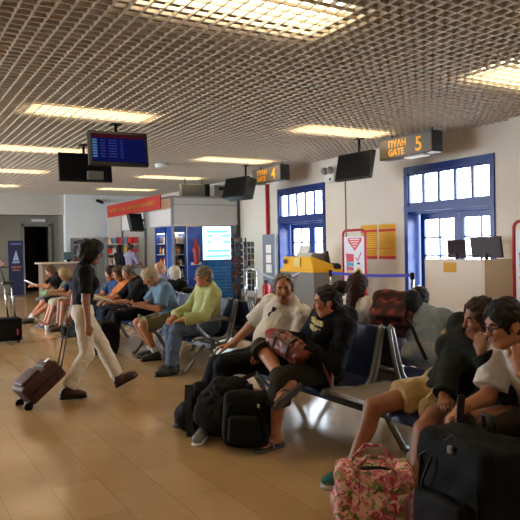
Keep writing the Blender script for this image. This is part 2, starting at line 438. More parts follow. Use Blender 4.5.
def hair_sdf(style, H, hf, sc):
    def P(a, b, c): return H+(hf[0]*a+hf[1]*b+hf[2]*c)*sc
    s = SDF()
    big = {'short': .014, 'thin': .013, 'fluffy': .046, 'bun': .011, 'long': .018, 'bob': .02, 'boy': .016}[style]
    s.ell(P(-.014, 0, .037), (V(.1, .079, .09)+big)*sc, hf, .02)
    s.ell(P(-.04, 0, -.01), (V(.072, .07, .085)+big*.7)*sc, hf, .03)
    if style == 'long':
        s.cone(P(-.05, 0, 0), P(-.075, 0, -.22), .085*sc, .06*sc, .04); s.cone(P(-.02, .068, .0), P(-.03, .07, -.2), .035*sc, .03*sc, .02); s.cone(P(-.02, -.068, .0), P(-.03, -.07, -.2), .035*sc, .03*sc, .02)
    if style == 'bob':
        s.cone(P(-.04, 0, 0), P(-.055, 0, -.09), .085*sc, .07*sc, .03); s.cone(P(-.01, .07, .01), P(-.01, .068, -.08), .03*sc, .02*sc, .02); s.cone(P(-.01, -.07, .01), P(-.01, -.068, -.08), .03*sc, .02*sc, .02)
    if style == 'bun':
        s.ell(P(-.122, 0, .1), V(.06, .056, .058)*sc, hf, .012)
    if style == 'fluffy':
        s.ell(P(-.05, 0, .02), V(.115, .115, .125)*sc, hf, .03); s.ell(P(.035, 0, .1), V(.085, .09, .06)*sc, hf, .03)
    # face opening
    if style == 'fluffy': s.sub(P(.145, 0, -.05), V(.115, .11, .12)*sc, hf, .015)
    elif style == 'thin': s.sub(P(.165, 0, .0), V(.155, .115, .14)*sc, hf, .012)
    elif style in ('long', 'bob', 'bun'): s.sub(P(.125, 0, -.055), V(.125, .1, .15)*sc, hf, .015)
    else: s.sub(P(.15, 0, -.05), V(.115, .1, .135)*sc, hf, .015)
    if style in ('short', 'thin', 'boy', 'bun'):
        c = P(0, 0, -.06); s.plane(P(-.04, 0, -.065), -hf[2]-.35*hf[0]*-1)
        for q in (-1, 1): s.sub(P(.0, q*.1, -.03), V(.038, .04, .048)*sc, hf, .01)
    s.noise(.004*sc if style != 'fluffy' else .007*sc, 105 if style != 'fluffy' else 60)
    return s

def person(label, pel, neck, fac, head, Lh, Rh, Lf, Rf, shirt, legs, feet, hair, skin='tan', sc=1.0, fem=False, g=1.0,
           shfac=None, elbL=None, elbR=None, knL=None, knR=None, footL=None, footR=None, handL=None, handR=None, det=0, group=None, hz=.0, belly=0):
    """pel pelvis, neck base of the neck, L/R h wrists, L/R f ankles (world metres)"""
    pel = np.asarray(pel, float); neck = np.asarray(neck, float)
    h = (.014, .0095, .0075)[det]; hh = (.0085, .0055, .0042)[det]; hd = (.0062, .0045, .0034)[det]
    ff = dirv(fac); hl = np.cross(V(0, 0, 1), ff); sf = dirv(fac if shfac is None else shfac)
    tu = nrm(neck-pel); sl = np.cross(V(0, 0, 1), sf); sl = nrm(sl-tu*(sl@tu)); tf = np.cross(sl, tu); TF = np.stack([tf, sl, tu]); tl = np.linalg.norm(neck-pel)
    SW = (.165 if fem else .19)*sc
    S = {1: neck+sl*SW-tu*.055*sc, -1: neck-sl*SW-tu*.055*sc}
    HP = {1: pel+hl*.092*sc, -1: pel-hl*.092*sc}
    UA, FA, TH, SH = .285*sc, .25*sc, .43*sc, .415*sc
    el, wr, kn, an = {}, {}, {}, {}
    el[1], wr[1] = ik(S[1], Lh, UA, FA, V(0, 0, -1)+sl*.6-tf*.4 if elbL is None else elbL)
    el[-1], wr[-1] = ik(S[-1], Rh, UA, FA, V(0, 0, -1)-sl*.6-tf*.4 if elbR is None else elbR)
    kn[1], an[1] = ik(HP[1], Lf, TH, SH, ff+V(0, 0, .8) if knL is None else knL)
    kn[-1], an[-1] = ik(HP[-1], Rf, TH, SH, ff+V(0, 0, .8) if knR is None else knR)
    hc = np.asarray(head['c'], float); hf = head_frame(*head['rot'])
    hs = sc*.94
    fdir = {}
    for q, fd in ((1, footL), (-1, footR)):
        if fd is None: fdir[q] = frame(ff)
        elif np.isscalar(fd): fdir[q] = frame(dirv(fd))
        else: fdir[q] = frame(fd[0], fd[1])
    def torso(s, t, k=.05):
        s.ell(pel+tu*.01*sc, (V(.115*g, .158*(1.08 if fem else 1), .115)*sc+t), TF, k)
        s.ell(pel+tu*.38*tl, (V(.105*g, .132*g, .16)*sc+t), TF, k)
        s.ell(pel+tu*.70*tl, (V(.115*(.5+.5*g), .158, .18)*sc+t), TF, k)
        s.cone(S[1]-sl*.03*sc, S[-1]+sl*.03*sc, .055*sc+t, .055*sc+t, k)
        s.cone(neck-tu*.05*sc, neck+tu*.0*sc, .075*sc+t, .055*sc+t, k)
        if fem:
            for q in (-1, 1): s.ell(pel+tu*.66*tl+tf*.085*sc+sl*q*.075*sc, V(.06, .062, .065)*sc+t, TF, .03)
        if belly: s.ell(pel+tu*.3*tl+tf*.07*sc, V(.11, .13, .14)*sc*belly+t, TF, .05)
    def arm(s, q, t, upto, k=.014, loose=0):
        """upto in 0..2: 1 = elbow, 2 = wrist"""
        s.cone(S[q], S[q], .062*sc+t, .062*sc+t, .04)
        if upto <= 1: e = S[q]+(el[q]-S[q])*upto; s.cone(S[q], e, .055*sc+t, (.055-.012*upto)*sc+t+loose, k, True)
        else:
            s.cone(S[q], el[q], .055*sc+t, .043*sc+t, k); e = el[q]+(wr[q]-el[q])*(upto-1)
            s.cone(el[q], e, .043*sc+t, (.043-.014*(upto-1))*sc+t+loose, k, upto < 2)
    def leg(s, q, t, upto, k=.03, loose=0):
        tg = .5+.5*g
        if upto <= 1: e = HP[q]+(kn[q]-HP[q])*upto; s.cone(HP[q], e, .088*tg*sc+t, (.088-.028*upto)*tg*sc+t+loose, k, upto < 1)
        else:
            s.cone(HP[q], kn[q], .088*tg*sc+t, .058*sc+t, k); e = kn[q]+(an[q]-kn[q])*(upto-1)
            s.cone(kn[q], e, .055*sc+t, (.055-.018*(upto-1))*sc+t+loose, k, upto < 2)
            if upto > 1.5:
                ax = nrm(an[q]-kn[q]); bk = -nrm(fdir[q][0]-ax*(fdir[q][0]@ax)); s.ell(kn[q]+ax*.13*sc+bk*.022*sc, V(.045, .045, .1)*sc+t, np.stack([bk, np.cross(ax, bk), ax]), .03)
    # ---- body
    b = SDF(); torso(b, 0)
    for q in (1, -1): arm(b, q, 0, 2); leg(b, q, 0, 2)
    for q in (1, -1):
        f3 = fdir[q]; A = an[q]
        b.cone(A, A-f3[2]*.03*sc-f3[0]*.015*sc, .038*sc, .036*sc, .02); b.cone(A-f3[2]*.045*sc-f3[0]*.03*sc, A-f3[2]*.048*sc+f3[0]*.1*sc, .033*sc, .03*sc, .025)
        b.ell(A-f3[2]*.058*sc+f3[0]*.1*sc, V(.06, .043, .021)*sc, f3, .02)
        for i in range(5): b.cone(A-f3[2]*.062*sc+f3[0]*.13*sc+f3[1]*q*(-.03+.0155*i)*sc, A-f3[2]*.066*sc+f3[0]*(.172-.009*i)*sc+f3[1]*q*(-.033+.017*i)*sc, .013*sc, (.012-.001*i)*sc, .006)
    nb = hc-hf[2]*.06*hs-hf[0]*.03*hs
    b.cone(neck-tu*.03*sc, nb, .056*sc*(.9 if fem else 1), .052*sc*(.9 if fem else 1), .03)
    parts = [b.mesh(h)]
    hd_s = SDF(); head_prims(hd_s, hc, hf, hs, fem); hd_s.cone(neck+(nb-neck)*.4, nb, .053*sc*(.9 if fem else 1), .052*sc*(.9 if fem else 1), .025)
    vq_head = hd_s.mesh(hh); parts.append(vq_head)
    for q, hp in ((1, handL), (-1, handR)):
        hp = hp or {}
        s = SDF(); d = hp.get('d'); fd = nrm(wr[q]-el[q]); d = fd if d is None else nrm(d)
        pn = hp.get('pn', V(0, 0, -1)); th = hp.get('th', -sl*q)
        if abs(np.dot(nrm(pn), d)) > .95: pn = tf
        hand_prims(s, wr[q], d, np.asarray(pn, float), np.asarray(th, float), hp.get('curl', .45), sc*(.93 if fem else 1)); s.cone(wr[q]-fd*.05*sc, wr[q], .032*sc, .029*sc, .015)
        parts.append(s.mesh(hd))
    v, qd = join_parts(parts)
    # lips get their own material on the same continuous mesh
    fc = v[qd].mean(1); rel = (fc-hc)@hf.T/hs
    mi = ((np.abs(rel[:, 1]) < .024) & (rel[:, 0] > .075) & (np.abs(rel[:, 2]+.059) < .0125)).astype(int)
    root = np_obj('person', v, qd, [skin_mat(skin), lip_mat(skin)], None, mi)
    base = Vector((float(pel[0]), float(pel[1]), hz))
    root.data.transform(Matrix.Translation(-base)); root.location = base
    tag(root, label, 'person', group)
    # ---- eyes and brows
    def P(a, bb, c): return hc+(hf[0]*a+hf[1]*bb+hf[2]*c)*hs
    for q in (1, -1):
        mb = MB(); c = Vector(P(.0765, q*.031, .005)); mb.sphere(c, .0118*hs, 14)
        for f in mb.bm.faces:
            if (f.calc_center_median()-c).normalized().dot(Vector(hf[0])) > .88: f.material_index = 1
        mb.done('eye', [M_EYEW, M_IRIS], root, True)
    if det:
        for q in (1, -1):
            mb = MB(); mb.tube([P(.093, q*.016, .024), P(.0925, q*.03, .031), P(.08, q*.05, .025)], [.004*hs, .0045*hs, .002*hs], 6); mb.done('eyebrow', cloth('brow_'+hair[1], hair[1]), root, True)
    # ---- hair
    if hair[0]: sdf_obj('hair', hair_sdf(hair[0], hc, hf, hs), hh*1.1, pm('hair_'+hair[1], hair[1], .55, bump=(75, .45), var=(38, hair[2] if len(hair) > 2 else hair[1]), bdist=.025, spec=.3), root)
    # ---- shirt:  dict(mat, sleeve 0..2, t, hood, collar)
    t = shirt.get('t', .014)
    s = SDF(); torso(s, t)
    for q in (1, -1): arm(s, q, t, shirt['sleeve'], loose=shirt.get('loose', .006))
    lg = shirt.get('low', .03); s.plane(pel-tu*lg, -tu)
    if shirt.get('hood'):
        s.ell(neck-tf*.1*sc+tu*.01*sc, V(.07, .12, .07)*sc, TF, .03); s.cone(neck+sl*.09*sc, neck-sl*.09*sc-tf*.02, .035*sc, .035*sc, .03)
    if shirt.get('collar'):
        for q in (1, -1): s.cone(neck+tf*.055*sc+sl*q*.02*sc-tu*.02*sc, neck-tf*.04*sc+sl*q*.055*sc+tu*.03*sc, .014*sc, .016*sc, .012)
    s.sub(neck+tf*.045*sc+tu*.045*sc, V(.058, .055, .075)*sc, TF, .008)
    s.noise(.003, 30); s.noise(.0022, 62)
    top = sdf_obj(shirt.get('name', 'shirt'), s, h, shirt['mat'], root)
    # ---- trousers / shorts
    t = legs.get('t', .012); s = SDF(); s.ell(pel+tu*.02*sc, (V(.115*g, .158*(1.08 if fem else 1), .12)*sc+t), TF, .04)
    for q in (1, -1): leg(s, q, t, legs['len'] if q > 0 else legs.get('lenR', legs['len']), loose=legs.get('loose', .01))
    s.plane(pel+tu*.11*sc, tu, pel+tu*.2*sc, .3*sc); s.noise(.003, 32); s.noise(.002, 60)
    sdf_obj(legs.get('name', 'trousers'), s, h, legs['mat'], root)
    # ---- shoes
    for q in (1, -1):
        f3 = fdir[q]; A = an[q]; kind = feet['kind']
        if kind == 'shoe':
            s = SDF(); s.cone(A+f3[2]*.0*sc, A-f3[2]*.03*sc-f3[0]*.01*sc, .05*sc, .048*sc, .02); s.cone(A-f3[2]*.045*sc-f3[0]*.035*sc, A-f3[2]*.048*sc+f3[0]*.11*sc, .043*sc, .042*sc, .03); s.ell(A-f3[2]*.052*sc+f3[0]*.125*sc, V(.075, .05, .036)*sc, f3, .03)
            s.plane(A-f3[2]*.078*sc, -f3[2]); s.plane(A+f3[2]*.02*sc, f3[2])
            o = sdf_obj('shoe', s, max(h*.75, .006), feet['mat'], root)
            s = SDF(); s.cone(A-f3[2]*.085*sc-f3[0]*.035*sc, A-f3[2]*.085*sc+f3[0]*.13*sc, .047*sc, .05*sc, .02); s.ell(A-f3[2]*.085*sc+f3[0]*.14*sc, V(.066, .053, .05)*sc, f3, .02)
            s.plane(A-f3[2]*.096*sc, -f3[2]); s.plane(A-f3[2]*.072*sc, f3[2]); sdf_obj('sole', s, max(h*.6, .0055), feet.get('sole', M_BLACK), o)
        elif kind == 'sandal':
            s = SDF(); s.cone(A-f3[2]*.085*sc-f3[0]*.035*sc, A-f3[2]*.085*sc+f3[0]*.13*sc, .043*sc, .05*sc, .02); s.ell(A-f3[2]*.085*sc+f3[0]*.145*sc, V(.066, .052, .05)*sc, f3, .02)
            s.plane(A-f3[2]*.102*sc, -f3[2]); s.plane(A-f3[2]*.08*sc, f3[2]); o = sdf_obj('sandal', s, max(h*.6, .0055), feet['mat'], root)
            mb = MB()
            def Q(a, bb, c): return A+(f3[0]*a+f3[1]*bb+f3[2]*c)*sc
            mb.ribbon([Q(.05, .05, -.082), Q(.075, .044, -.045), Q(.12, .015, -.036), Q(.145, -.012*q, -.045), Q(.15, -.012*q, -.08)], .02, .006, f3[0]); mb.ribbon([Q(.05, -.05, -.082), Q(.075, -.044, -.045), Q(.12, -.015, -.036), Q(.145, -.012*q, -.045), Q(.15, -.012*q, -.08)], .02, .006, f3[0])
            mb.done('strap', feet['mat'], o, True)
        if feet.get('sock'):
            s = SDF(); s.cone(A, A+nrm(kn[q]-A)*.09*sc, .045*sc, .045*sc, .01, True); sdf_obj('sock', s, max(h, .008), feet['sock'], root)
    info = dict(root=root, el=el, wr=wr, kn=kn, an=an, S=S, hc=hc, hf=hf, hs=hs, neck=neck, tf=tf, tu=tu, sl=sl, pel=pel, fdir=fdir, P=P)
    return info
def glasses(I, name='glasses', mat=None):
    P = I['P']; mb = MB()
    for q in (1, -1):
        mb.tube([P(.103, q*(.032+.021*math.cos(a)), .006+.016*math.sin(a)) for a in np.linspace(0, 2*PI, 15)[:-1]], .0024, 6, True)
        mb.tube([P(.1, q*.053, .01), P(.06, q*.074, .01), P(-.01, q*.083, .008)], .0022, 6)
    mb.tube([P(.104, .011, .012), P(.107, 0, .014), P(.104, -.011, .012)], .0022, 6)
    return mb.done(name, mat or M_BLACK, I['root'], True)
# ================================================================== the setting
struct('floor', MB().bx(-5, 9.7, -5, 30, -.1, 0), M_FLOOR)
struct('ground', MB().bx(9.7, 40, -30, 50, -.35, -.15), pm('pale_concrete', '#c9c5bc', .9))
mb = MB(); CZ = 3.6
for i in range(105): x = -4.95+.14*i; mb.bx(x-.009, x+.009, -5, 24.2, CZ, CZ+.032)
for j in range(210): y = -4.95+.14*j; mb.bx(-5, 9.3, y-.009, y+.009, CZ+.0005, CZ+.031)
struct('ceiling', mb, M_CEIL)
struct('ceiling_slab', MB().bx(-5.2, 9.7, -5.2, 30, 3.98, 4.1), M_PLEN)
WX, WT = 9.3, .5
OPEN = [(12.63, 14.76, 3.07), (7.64, 9.89, 3.09), (1.4, 3.6, 3.09), (-3.6, -1.4, 3.09)]  # last two are out of view, added to light the hall
mb = MB(); edges = sorted(OPEN); y = -5
for a, b, zt in edges:
    mb.bx(WX, WX+WT, y, a, 0, 4.1); mb.bx(WX, WX+WT, a, b, zt, 4.1); y = b
mb.bx(WX, WX+WT, y, 24.3, 0, 4.1)
struct('wall_right', mb, M_WALL)
struct('trim_1', MB().bx(9.14, 9.3, -5, 1.2, 0, 3.6).bx(9.14, 9.3, 3.8, 7.22, 0, 3.6), M_WALL)
# back wall with the wide dark opening, an alcove with a doorway behind it
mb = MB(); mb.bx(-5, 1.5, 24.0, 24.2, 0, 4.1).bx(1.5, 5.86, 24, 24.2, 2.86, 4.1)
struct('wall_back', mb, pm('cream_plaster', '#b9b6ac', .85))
struct('wall_back_right', MB().bx(5.86, 9.3, 23.86, 24.2, 0, 4.1), M_WALLB)
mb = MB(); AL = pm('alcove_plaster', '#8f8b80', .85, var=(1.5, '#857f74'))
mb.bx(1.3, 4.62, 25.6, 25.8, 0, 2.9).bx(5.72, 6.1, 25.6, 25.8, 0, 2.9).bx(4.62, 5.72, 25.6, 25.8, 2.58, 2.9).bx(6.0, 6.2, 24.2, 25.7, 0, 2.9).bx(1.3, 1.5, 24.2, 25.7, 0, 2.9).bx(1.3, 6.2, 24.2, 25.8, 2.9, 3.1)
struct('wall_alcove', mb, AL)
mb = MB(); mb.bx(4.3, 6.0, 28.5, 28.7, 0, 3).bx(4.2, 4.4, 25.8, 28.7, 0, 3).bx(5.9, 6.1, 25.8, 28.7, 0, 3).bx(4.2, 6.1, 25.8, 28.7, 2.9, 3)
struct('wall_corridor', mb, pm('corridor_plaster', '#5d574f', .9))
mb = MB(); mb.bx(4.62, 4.72, 25.52, 25.62, 0, 2.58).bx(5.62, 5.72, 25.52, 25.62, 0, 2.58).bx(4.62, 5.72, 25.52, 25.62, 2.5, 2.6)
struct('door_1', mb, pm('door_frame_grey', '#7d7a70', .6))
struct('trim_2', MB().bx(5.0, 5.5, 25.5, 25.6, 2.68, 2.78), M_WHITE)
# unseen side and rear of the hall, side openings added for more daylight
mb = MB(); y = -5
for a, b in ((10, 15), (17, 23)): mb.bx(-5.2, -5, y, a, 0, 4.1).bx(-5.2, -5, a, b, 0, .6).bx(-5.2, -5, a, b, 3.0, 4.1); y = b
mb.bx(-5.2, -5, y, 24.2, 0, 4.1); struct('wall_left', mb, M_WALL)
for a, b in ((10, 15), (17, 23)): portal((-5.1, (a+b)/2, 1.8), (0, -PI/2, 0), 2.4, b-a)
struct('wall_front', MB().bx(-5, 9.3, -5.2, -5, 0, 4.1), M_WALL)
struct('baseboard_right', MB().bx(9.275, 9.3, 9.9, 12.62, 0, .1).bx(9.275, 9.3, 14.77, 24, 0, .1), pm('skirting_grey', '#8b8780', .5))

# ---- gate windows: french doors under a five-pane transom
def gate_window(n, y0, y1, zt):
    root = bpy.data.objects.new('window_%d' % n, None); root.location = (WX, (y0+y1)/2, 0); COL.objects.link(root); tag(root, kind='structure')
    xi = WX-.03; f = .1
    mb = MB(); mb.bx(xi, WX+.08, y0, y0+f, 0, zt).bx(xi, WX+.08, y1-f, y1, 0, zt).bx(xi+.002, WX+.08, y0+f, y1-f, zt-.13, zt)
    zr = zt-.78; mb.bx(xi-.01, WX+.1, y0+.002, y1-.002, zr-.13, zr-.001)
    mb.bx(WX+.08, WX+.4, y0, y0+.05, 0, zr-.12).bx(WX+.08, WX+.4, y1-.05, y1, 0, zr-.12).bx(WX+.101, WX+.4, y0+.05, y1-.05, zr-.17, zr-.12)
    struct('frame', mb, M_BLUE, root)
    a, b = y0+f, y1-f; w = (b-a)/5
    mb = MB()
    mb.bx(WX, WX+.05, a, b, zr, zr+.05).bx(WX, WX+.05, a, b, zt-.18, zt-.131)
    for i in range(6): yy = a+i*w; mb.bx(WX+.003, WX+.047, max(a+.001, yy-.028), min(b-.001, yy+.028), zr+.05, zt-.18)
    struct('transom_sash', mb, M_BLUE, root)
    struct('transom_glass', MB().bx(WX+.02, WX+.026, a, b, zr, zt-.13), M_GLASS, root)
    mid = (a+b)/2; xd = WX+.33; zd = zr-.17
    for la, lb in ((y0+.1, mid-.01), (mid+.01, y1-.1)):
        mb = MB(); st = .11
        mb.bx(xd, xd+.05, la, la+st, 0, zd).bx(xd, xd+.05, lb-st, lb, 0, zd).bx(xd+.002, xd+.048, la+st, lb-st, zd-.12, zd-.001).bx(xd+.002, xd+.048, la+st, lb-st, .002, .55)
        cm = (la+lb)/2; mb.bx(xd+.006, xd+.044, cm-.018, cm+.018, .55, zd-.12)
        z = zd-.12; r = (zd-.12-.55)/4
        for i in range(1, 4): mb.bx(xd+.008, xd+.042, la+st, lb-st, z-i*r-.018, z-i*r+.018)
        d = struct('door_leaf', mb, M_BLUE, root)
        struct('pane', MB().bx(xd+.02, xd+.026, la+.02, lb-.02, .52, zd-.06), M_GLASS, d)
    mb = MB(); mb.cyl((WX-.05, y0+.35, zt-.14), (WX-.05, y0+.35, zt-.22), .012).cyl((WX-.05, y1-.35, zt-.14), (WX-.05, y1-.35, zt-.22), .012)
    struct('latch', mb, M_CHROME, root)
    portal((WX+.47, (y0+y1)/2, zt/2), (0, PI/2, 0), zt, y1-y0)
for i, (a, b, zt) in enumerate(OPEN): gate_window(i+1, a, b, zt)

# ---- ceiling lights above the lattice
M_TUBE = emit_mat('warm_fluorescent_glow', '#ffe6bc', LAMP_STRENGTH)
M_TROUGH = pm('lamp_trough', '#e8dcc4', .4)
def ceiling_light(x, y, label):
    r = thing('ceiling_light', (x, y, 3.67), label, 'ceiling light', 'recessed fluorescent lights')
    mb = MB(); mb.bx(x-.95, x+.95, y-.36, y+.36, 3.80, 3.82).bx(x-.95, x+.95, y-.36, y-.34, 3.68, 3.8).bx(x-.95, x+.95, y+.34, y+.36, 3.68, 3.8).bx(x-.95, x-.93, y-.36, y+.36, 3.68, 3.8).bx(x+.93, x+.95, y-.36, y+.36, 3.68, 3.8)
    mb.done('housing', M_TROUGH, r)
    for k in (-.17, .17): MB().bx(x-.9, x+.9, y+k-.11, y+k+.11, 3.70, 3.73).done('diffuser', M_TUBE, r)
LL = {0: 'nearest warm twin strip light behind the ceiling grid, cut by the photo top edge', 1: 'warm strip light behind the ceiling grid just in front of the blue departures screen',
      2: 'pale strip light behind the ceiling grid left of the black hanging screen', 3: 'far strip light behind the ceiling grid at the left edge beyond the hanging screens', 4: 'farthest strip light of the left row above the dark doorway'}
LR = {0: 'warm strip light behind the ceiling grid at the right edge of the photo', 1: 'warm strip light behind the ceiling grid just above and left of the gate five sign',
      2: 'strip light behind the ceiling grid just left of the gate four sign', 3: 'far strip light behind the ceiling grid above the white shop booth', 4: 'farthest strip light of the right row behind the shop booth'}
for k, y in enumerate((5.05, 9.75, 13.6, 17.4, 21.3)):
    ceiling_light(2.85, (4.95, 9.75, 13.6, 17.4, 21.3)[k], LL[k]); ceiling_light(7.33, (5.4, 9.4, 13.5, 17.4, 21.3)[k], LR[k])
for y in (.7, 5.05, 9.75, 13.6): ceiling_light(-1.5, y, 'strip light behind the ceiling grid, left of the view')
ceiling_light(2.95, .7, 'strip light behind the ceiling grid, overhead'); ceiling_light(7.35, .7, 'strip light behind the ceiling grid, overhead to the right')

# ================================================================== gate signs
M_SIGN = pm('sign_face_grey', '#6a655c', .5); M_SIGND = pm('sign_side_dark', '#3a3a3e', .5)
M_ORANGE = pm('sign_orange', '#e8a020', .5, emit=('#e89a18', .25))
def gate_sign(num, x, y0, y1, z0, z1, label):
    r = thing('gate_sign', (x, (y0+y1)/2, z0), label, 'sign', 'hanging gate signs')
    MB().bx(x, x+.26, y0, y1, z0, z1, .008).done('housing', M_SIGND, r)
    MB().bx(x-.006, x, y0+.015, y1-.015, z0+.012, z1-.012).done('face', M_SIGN, r)
    for yy in (y0+.12, y1-.22): MB().cyl((x+.13, yy, z1), (x+.13, yy, 3.65), .014).done('hanger', M_BLACK, r)
    MB().bx(x+.03, x+.2, y0+.25, y0+.75, z0-.035, z0, .01).done('lamp_cover', M_WHITE, r)
    h = z1-z0; R = (0, -1, 0); U = (0, 0, 1); s = (y1-y0)
    text('\u03a0\u03a5\u039b\u0397', h*.45, (x-.008, y1-.19*s, z0+h*.55), R, U, M_ORANGE, parent=r, bold=.003)
    text('GATE', h*.45, (x-.008, y1-.19*s, z0+h*.14), R, U, M_ORANGE, parent=r, bold=.003)
    text(num, h*.95, (x-.008, y1-.70*s, z0+h*.17), R, U, M_ORANGE, parent=r, bold=.005)
gate_sign('5', 8.4, 8.23, 9.62, 3.15, 3.53, 'grey hanging sign reading GATE 5 in orange letters')
gate_sign('4', 8.4, 13.2, 14.58, 3.15, 3.53, 'grey hanging sign reading GATE 4 in orange letters')

# ================================================================== hanging screens
def screen(c, w, h, yaw, tilt, label, on=False, depth=.09, hz=3.65, arm=None):
    c = Vector(c); r = thing('hanging_screen', c, label, 'screen')
    R = Matrix.Rotation(math.radians(yaw), 3, 'Z') @ Matrix.Rotation(math.radians(tilt), 3, 'X')   # face looks along -Y before turning
    def T(x, y, z): return c+R@Vector((x, y, z))
    MB().box(c, (w, depth, h), R, .012).done('case', M_BLACK, r)
    MB().box(T(0, -depth/2-.001, 0), (w-.07, .004, h-.07), R).done('panel', pm('dark_screen_glass', '#08090c', .45, spec=.2), r)
    if on:
        MB().box(T(0, -depth/2-.004, -.03), (w-.1, .003, h-.17), R).done('display', emit_mat('blue_display_%d' % on, '#1a2068', .2), r)
        MB().box(T(0, -depth/2-.004, h/2-.085), (w-.1, .003, .075), R).done('display_header', emit_mat('red_display_%d' % on, '#4a1a26', .25), r)
        mb = MB(); mt = emit_mat('display_rows_%d' % on, '#5f86b8', .28)
        for i in range(7):
            z = h/2-.16-i*(h-.25)/7
            mb.box(T(-w/2+.1, -depth/2-.007, z), (.075, .003, .03), R)
        mb.done('display_column', mt, r)
        mb = MB(); mt = emit_mat('display_text_%d' % on, '#3a4390', .35)
        for i in range(7):
            z = h/2-.16-i*(h-.25)/7; x = -w/2+.18
            mb = MB()
            for wd in (.1, .16, .07): mb.box(T(x+wd/2, -depth/2-.007, z), (wd-.02, .003, .014), R); x += wd+.03
            mb.done('display_row', mt, r)
    MB().box(T(0, depth/2+.05, 0), (w*.3, .1, h*.4), R, .01).done('mount_plate', M_BLACK, r)
    q = T(0, depth/2+.08, 0); mb = MB()
    if arm: mb.tube([q, q+Vector((.1, .04, 0)), arm], .04, 8); mb.done('mount_arm', M_BLACK, r); return r
    mb.tube([q, q+Vector((0, 0, .12)), (q.x, q.y, hz)], .025, 8); mb.bx(q.x-.08, q.x+.08, q.y-.08, q.y+.08, hz-.06, hz-.03); mb.done('mount_pole', M_BLACK, r)
    return r
screen((3.41, 10.3, 3.17), .98, .57, -4, -10, 'departures screen showing blue rows hung from the ceiling grid', 1)
r = screen((3.50, 12.6, 3.14), 1.02, .56, -4, -10, 'black switched-off screen hung behind the blue departures screen')
MB().bx(3.5, 3.8, 12.4, 12.5, 2.9, 3.06).done('control_box', pm('dull_box', '#6b6a62', .6), r)
screen((8.0, 9.88, 3.06), .98, .54, -86, -12, 'black screen hung from a ceiling arm left of the gate five sign')
screen((7.8, 14.2, 3.0), .9, .52, -80, -16, 'black bulky screen hung left of the gate four sign, above the shop booth', depth=.3)
screen((6.75, 18.9, 2.36), .55, .55, 28, -14, 'small dark screen hung under the red shop sign', depth=.12, arm=(7.08, 19.1, 2.45))

# dome speaker / clock on ceiling, wall gadgets
r = thing('ceiling_speaker', (5.95, 14.7, 3.5), 'round white speaker on the ceiling above the shop booth', 'speaker')
MB().lathe([(.15, 0), (.17, .03), (.17, .1)], (5.95, 14.7, 3.5), 24).done('rim', M_WHITE, r); MB().lathe([(.02, -.004), (.14, -.002), (.14, .01)], (5.95, 14.7, 3.5), 24).done('grille', pm('speaker_grille', '#b9b6ae', .6), r)
r = thing('wall_alarm', (9.2, 12.3, 3.02), 'white alarm lamp box on the wall right of the gate four window', 'alarm')
MB().bx(9.16, 9.3, 12.1, 12.45, 3.02, 3.22, .015).done('box', M_WHITE, r); MB().sphere((9.14, 12.2, 3.3), .09).sphere((9.14, 12.42, 3.3), .09).done('lamp', pm('alarm_grey', '#8c8a84', .4), r, True); MB().cyl((9.2, 12.2, 3.2), (9.14, 12.2, 3.3), .02).cyl((9.2, 12.42, 3.2), (9.14, 12.42, 3.3), .02).done('arm', M_DGREY, r)
MB().bx(9.15, 9.16, 12.2, 12.26, 3.06, 3.12).done('sensor', M_BLACK, r)
single('cable_conduit', MB().cyl((9.285, 11.83, .1), (9.285, 11.83, 3.02), .014), pm('conduit_grey', '#a79f92', .6), 'thin grey conduit running down the wall behind the red-framed stand', 'conduit')
mb = MB(); mb.tube([(9.25, 15.25, 3.55), (9.25, 15.25, 1.35), (9.25, 15.25, 1.3)], .05, 10); r = single('fire_pipe', mb, M_RED, 'red vertical pipe on the wall left of the gate four window', 'pipe', smooth=True)
r = thing('security_camera', (7.08, 23.8, 3.3), 'small black security camera on the far white wall', 'camera')
MB().cyl((7.08, 23.86, 3.42), (7.08, 23.7, 3.4), .03).done('bracket', M_BLACK, r); MB().cyl((7.0, 23.75, 3.4), (7.16, 23.55, 3.3), .055).done('body', M_BLACK, r)
single('wall_socket', MB().bx(9.12, 9.14, 6.78, 6.82, 1.0, 1.07, .004), M_BLACK, 'tiny black socket on the pillar beside the right red-framed stand', 'socket')

# ---- posters on the wall
M_POSTY = pm('poster_yellow', '#e0a92a', .7); M_POSTR = pm('poster_red', '#c8402c', .7); M_POSTL = pm('poster_print', '#b98418', .7)
def poster(y0, y1, z0, z1, label):
    r = thing('notice_poster', (9.29, (y0+y1)/2, z0), label, 'poster', 'yellow notices between the gates'); x = 9.294
    MB().bx(x-.002, x+.004, y0, y1, z0, z1).done('sheet', M_POSTY, r)
    mb = MB()
    for a, b in ((.0, .09), (.30, .325), (.78, .86)): mb.bx(x-.006, x-.002, y0, y1, z0+a*(z1-z0), z0+b*(z1-z0))
    mb.done('red_band', M_POSTR, r)
    mb = MB(); z = z0+.13*(z1-z0)
    for fr in (.14, .19, .24, .38, .44, .5, .56, .62, .68, .73, .92): mb.bx(x-.005, x-.002, y0+.05, y1-.05-random.random()*.15, z0+fr*(z1-z0), z0+(fr+.018)*(z1-z0))
    mb.done('print', M_POSTL, r)
poster(10.76, 11.3, 1.22, 1.97, 'yellow and red notice on the wall, the left of the pair, partly behind the stand')
poster(10.18, 10.7, 1.22, 1.97, 'yellow and red notice on the wall, the right of the pair')

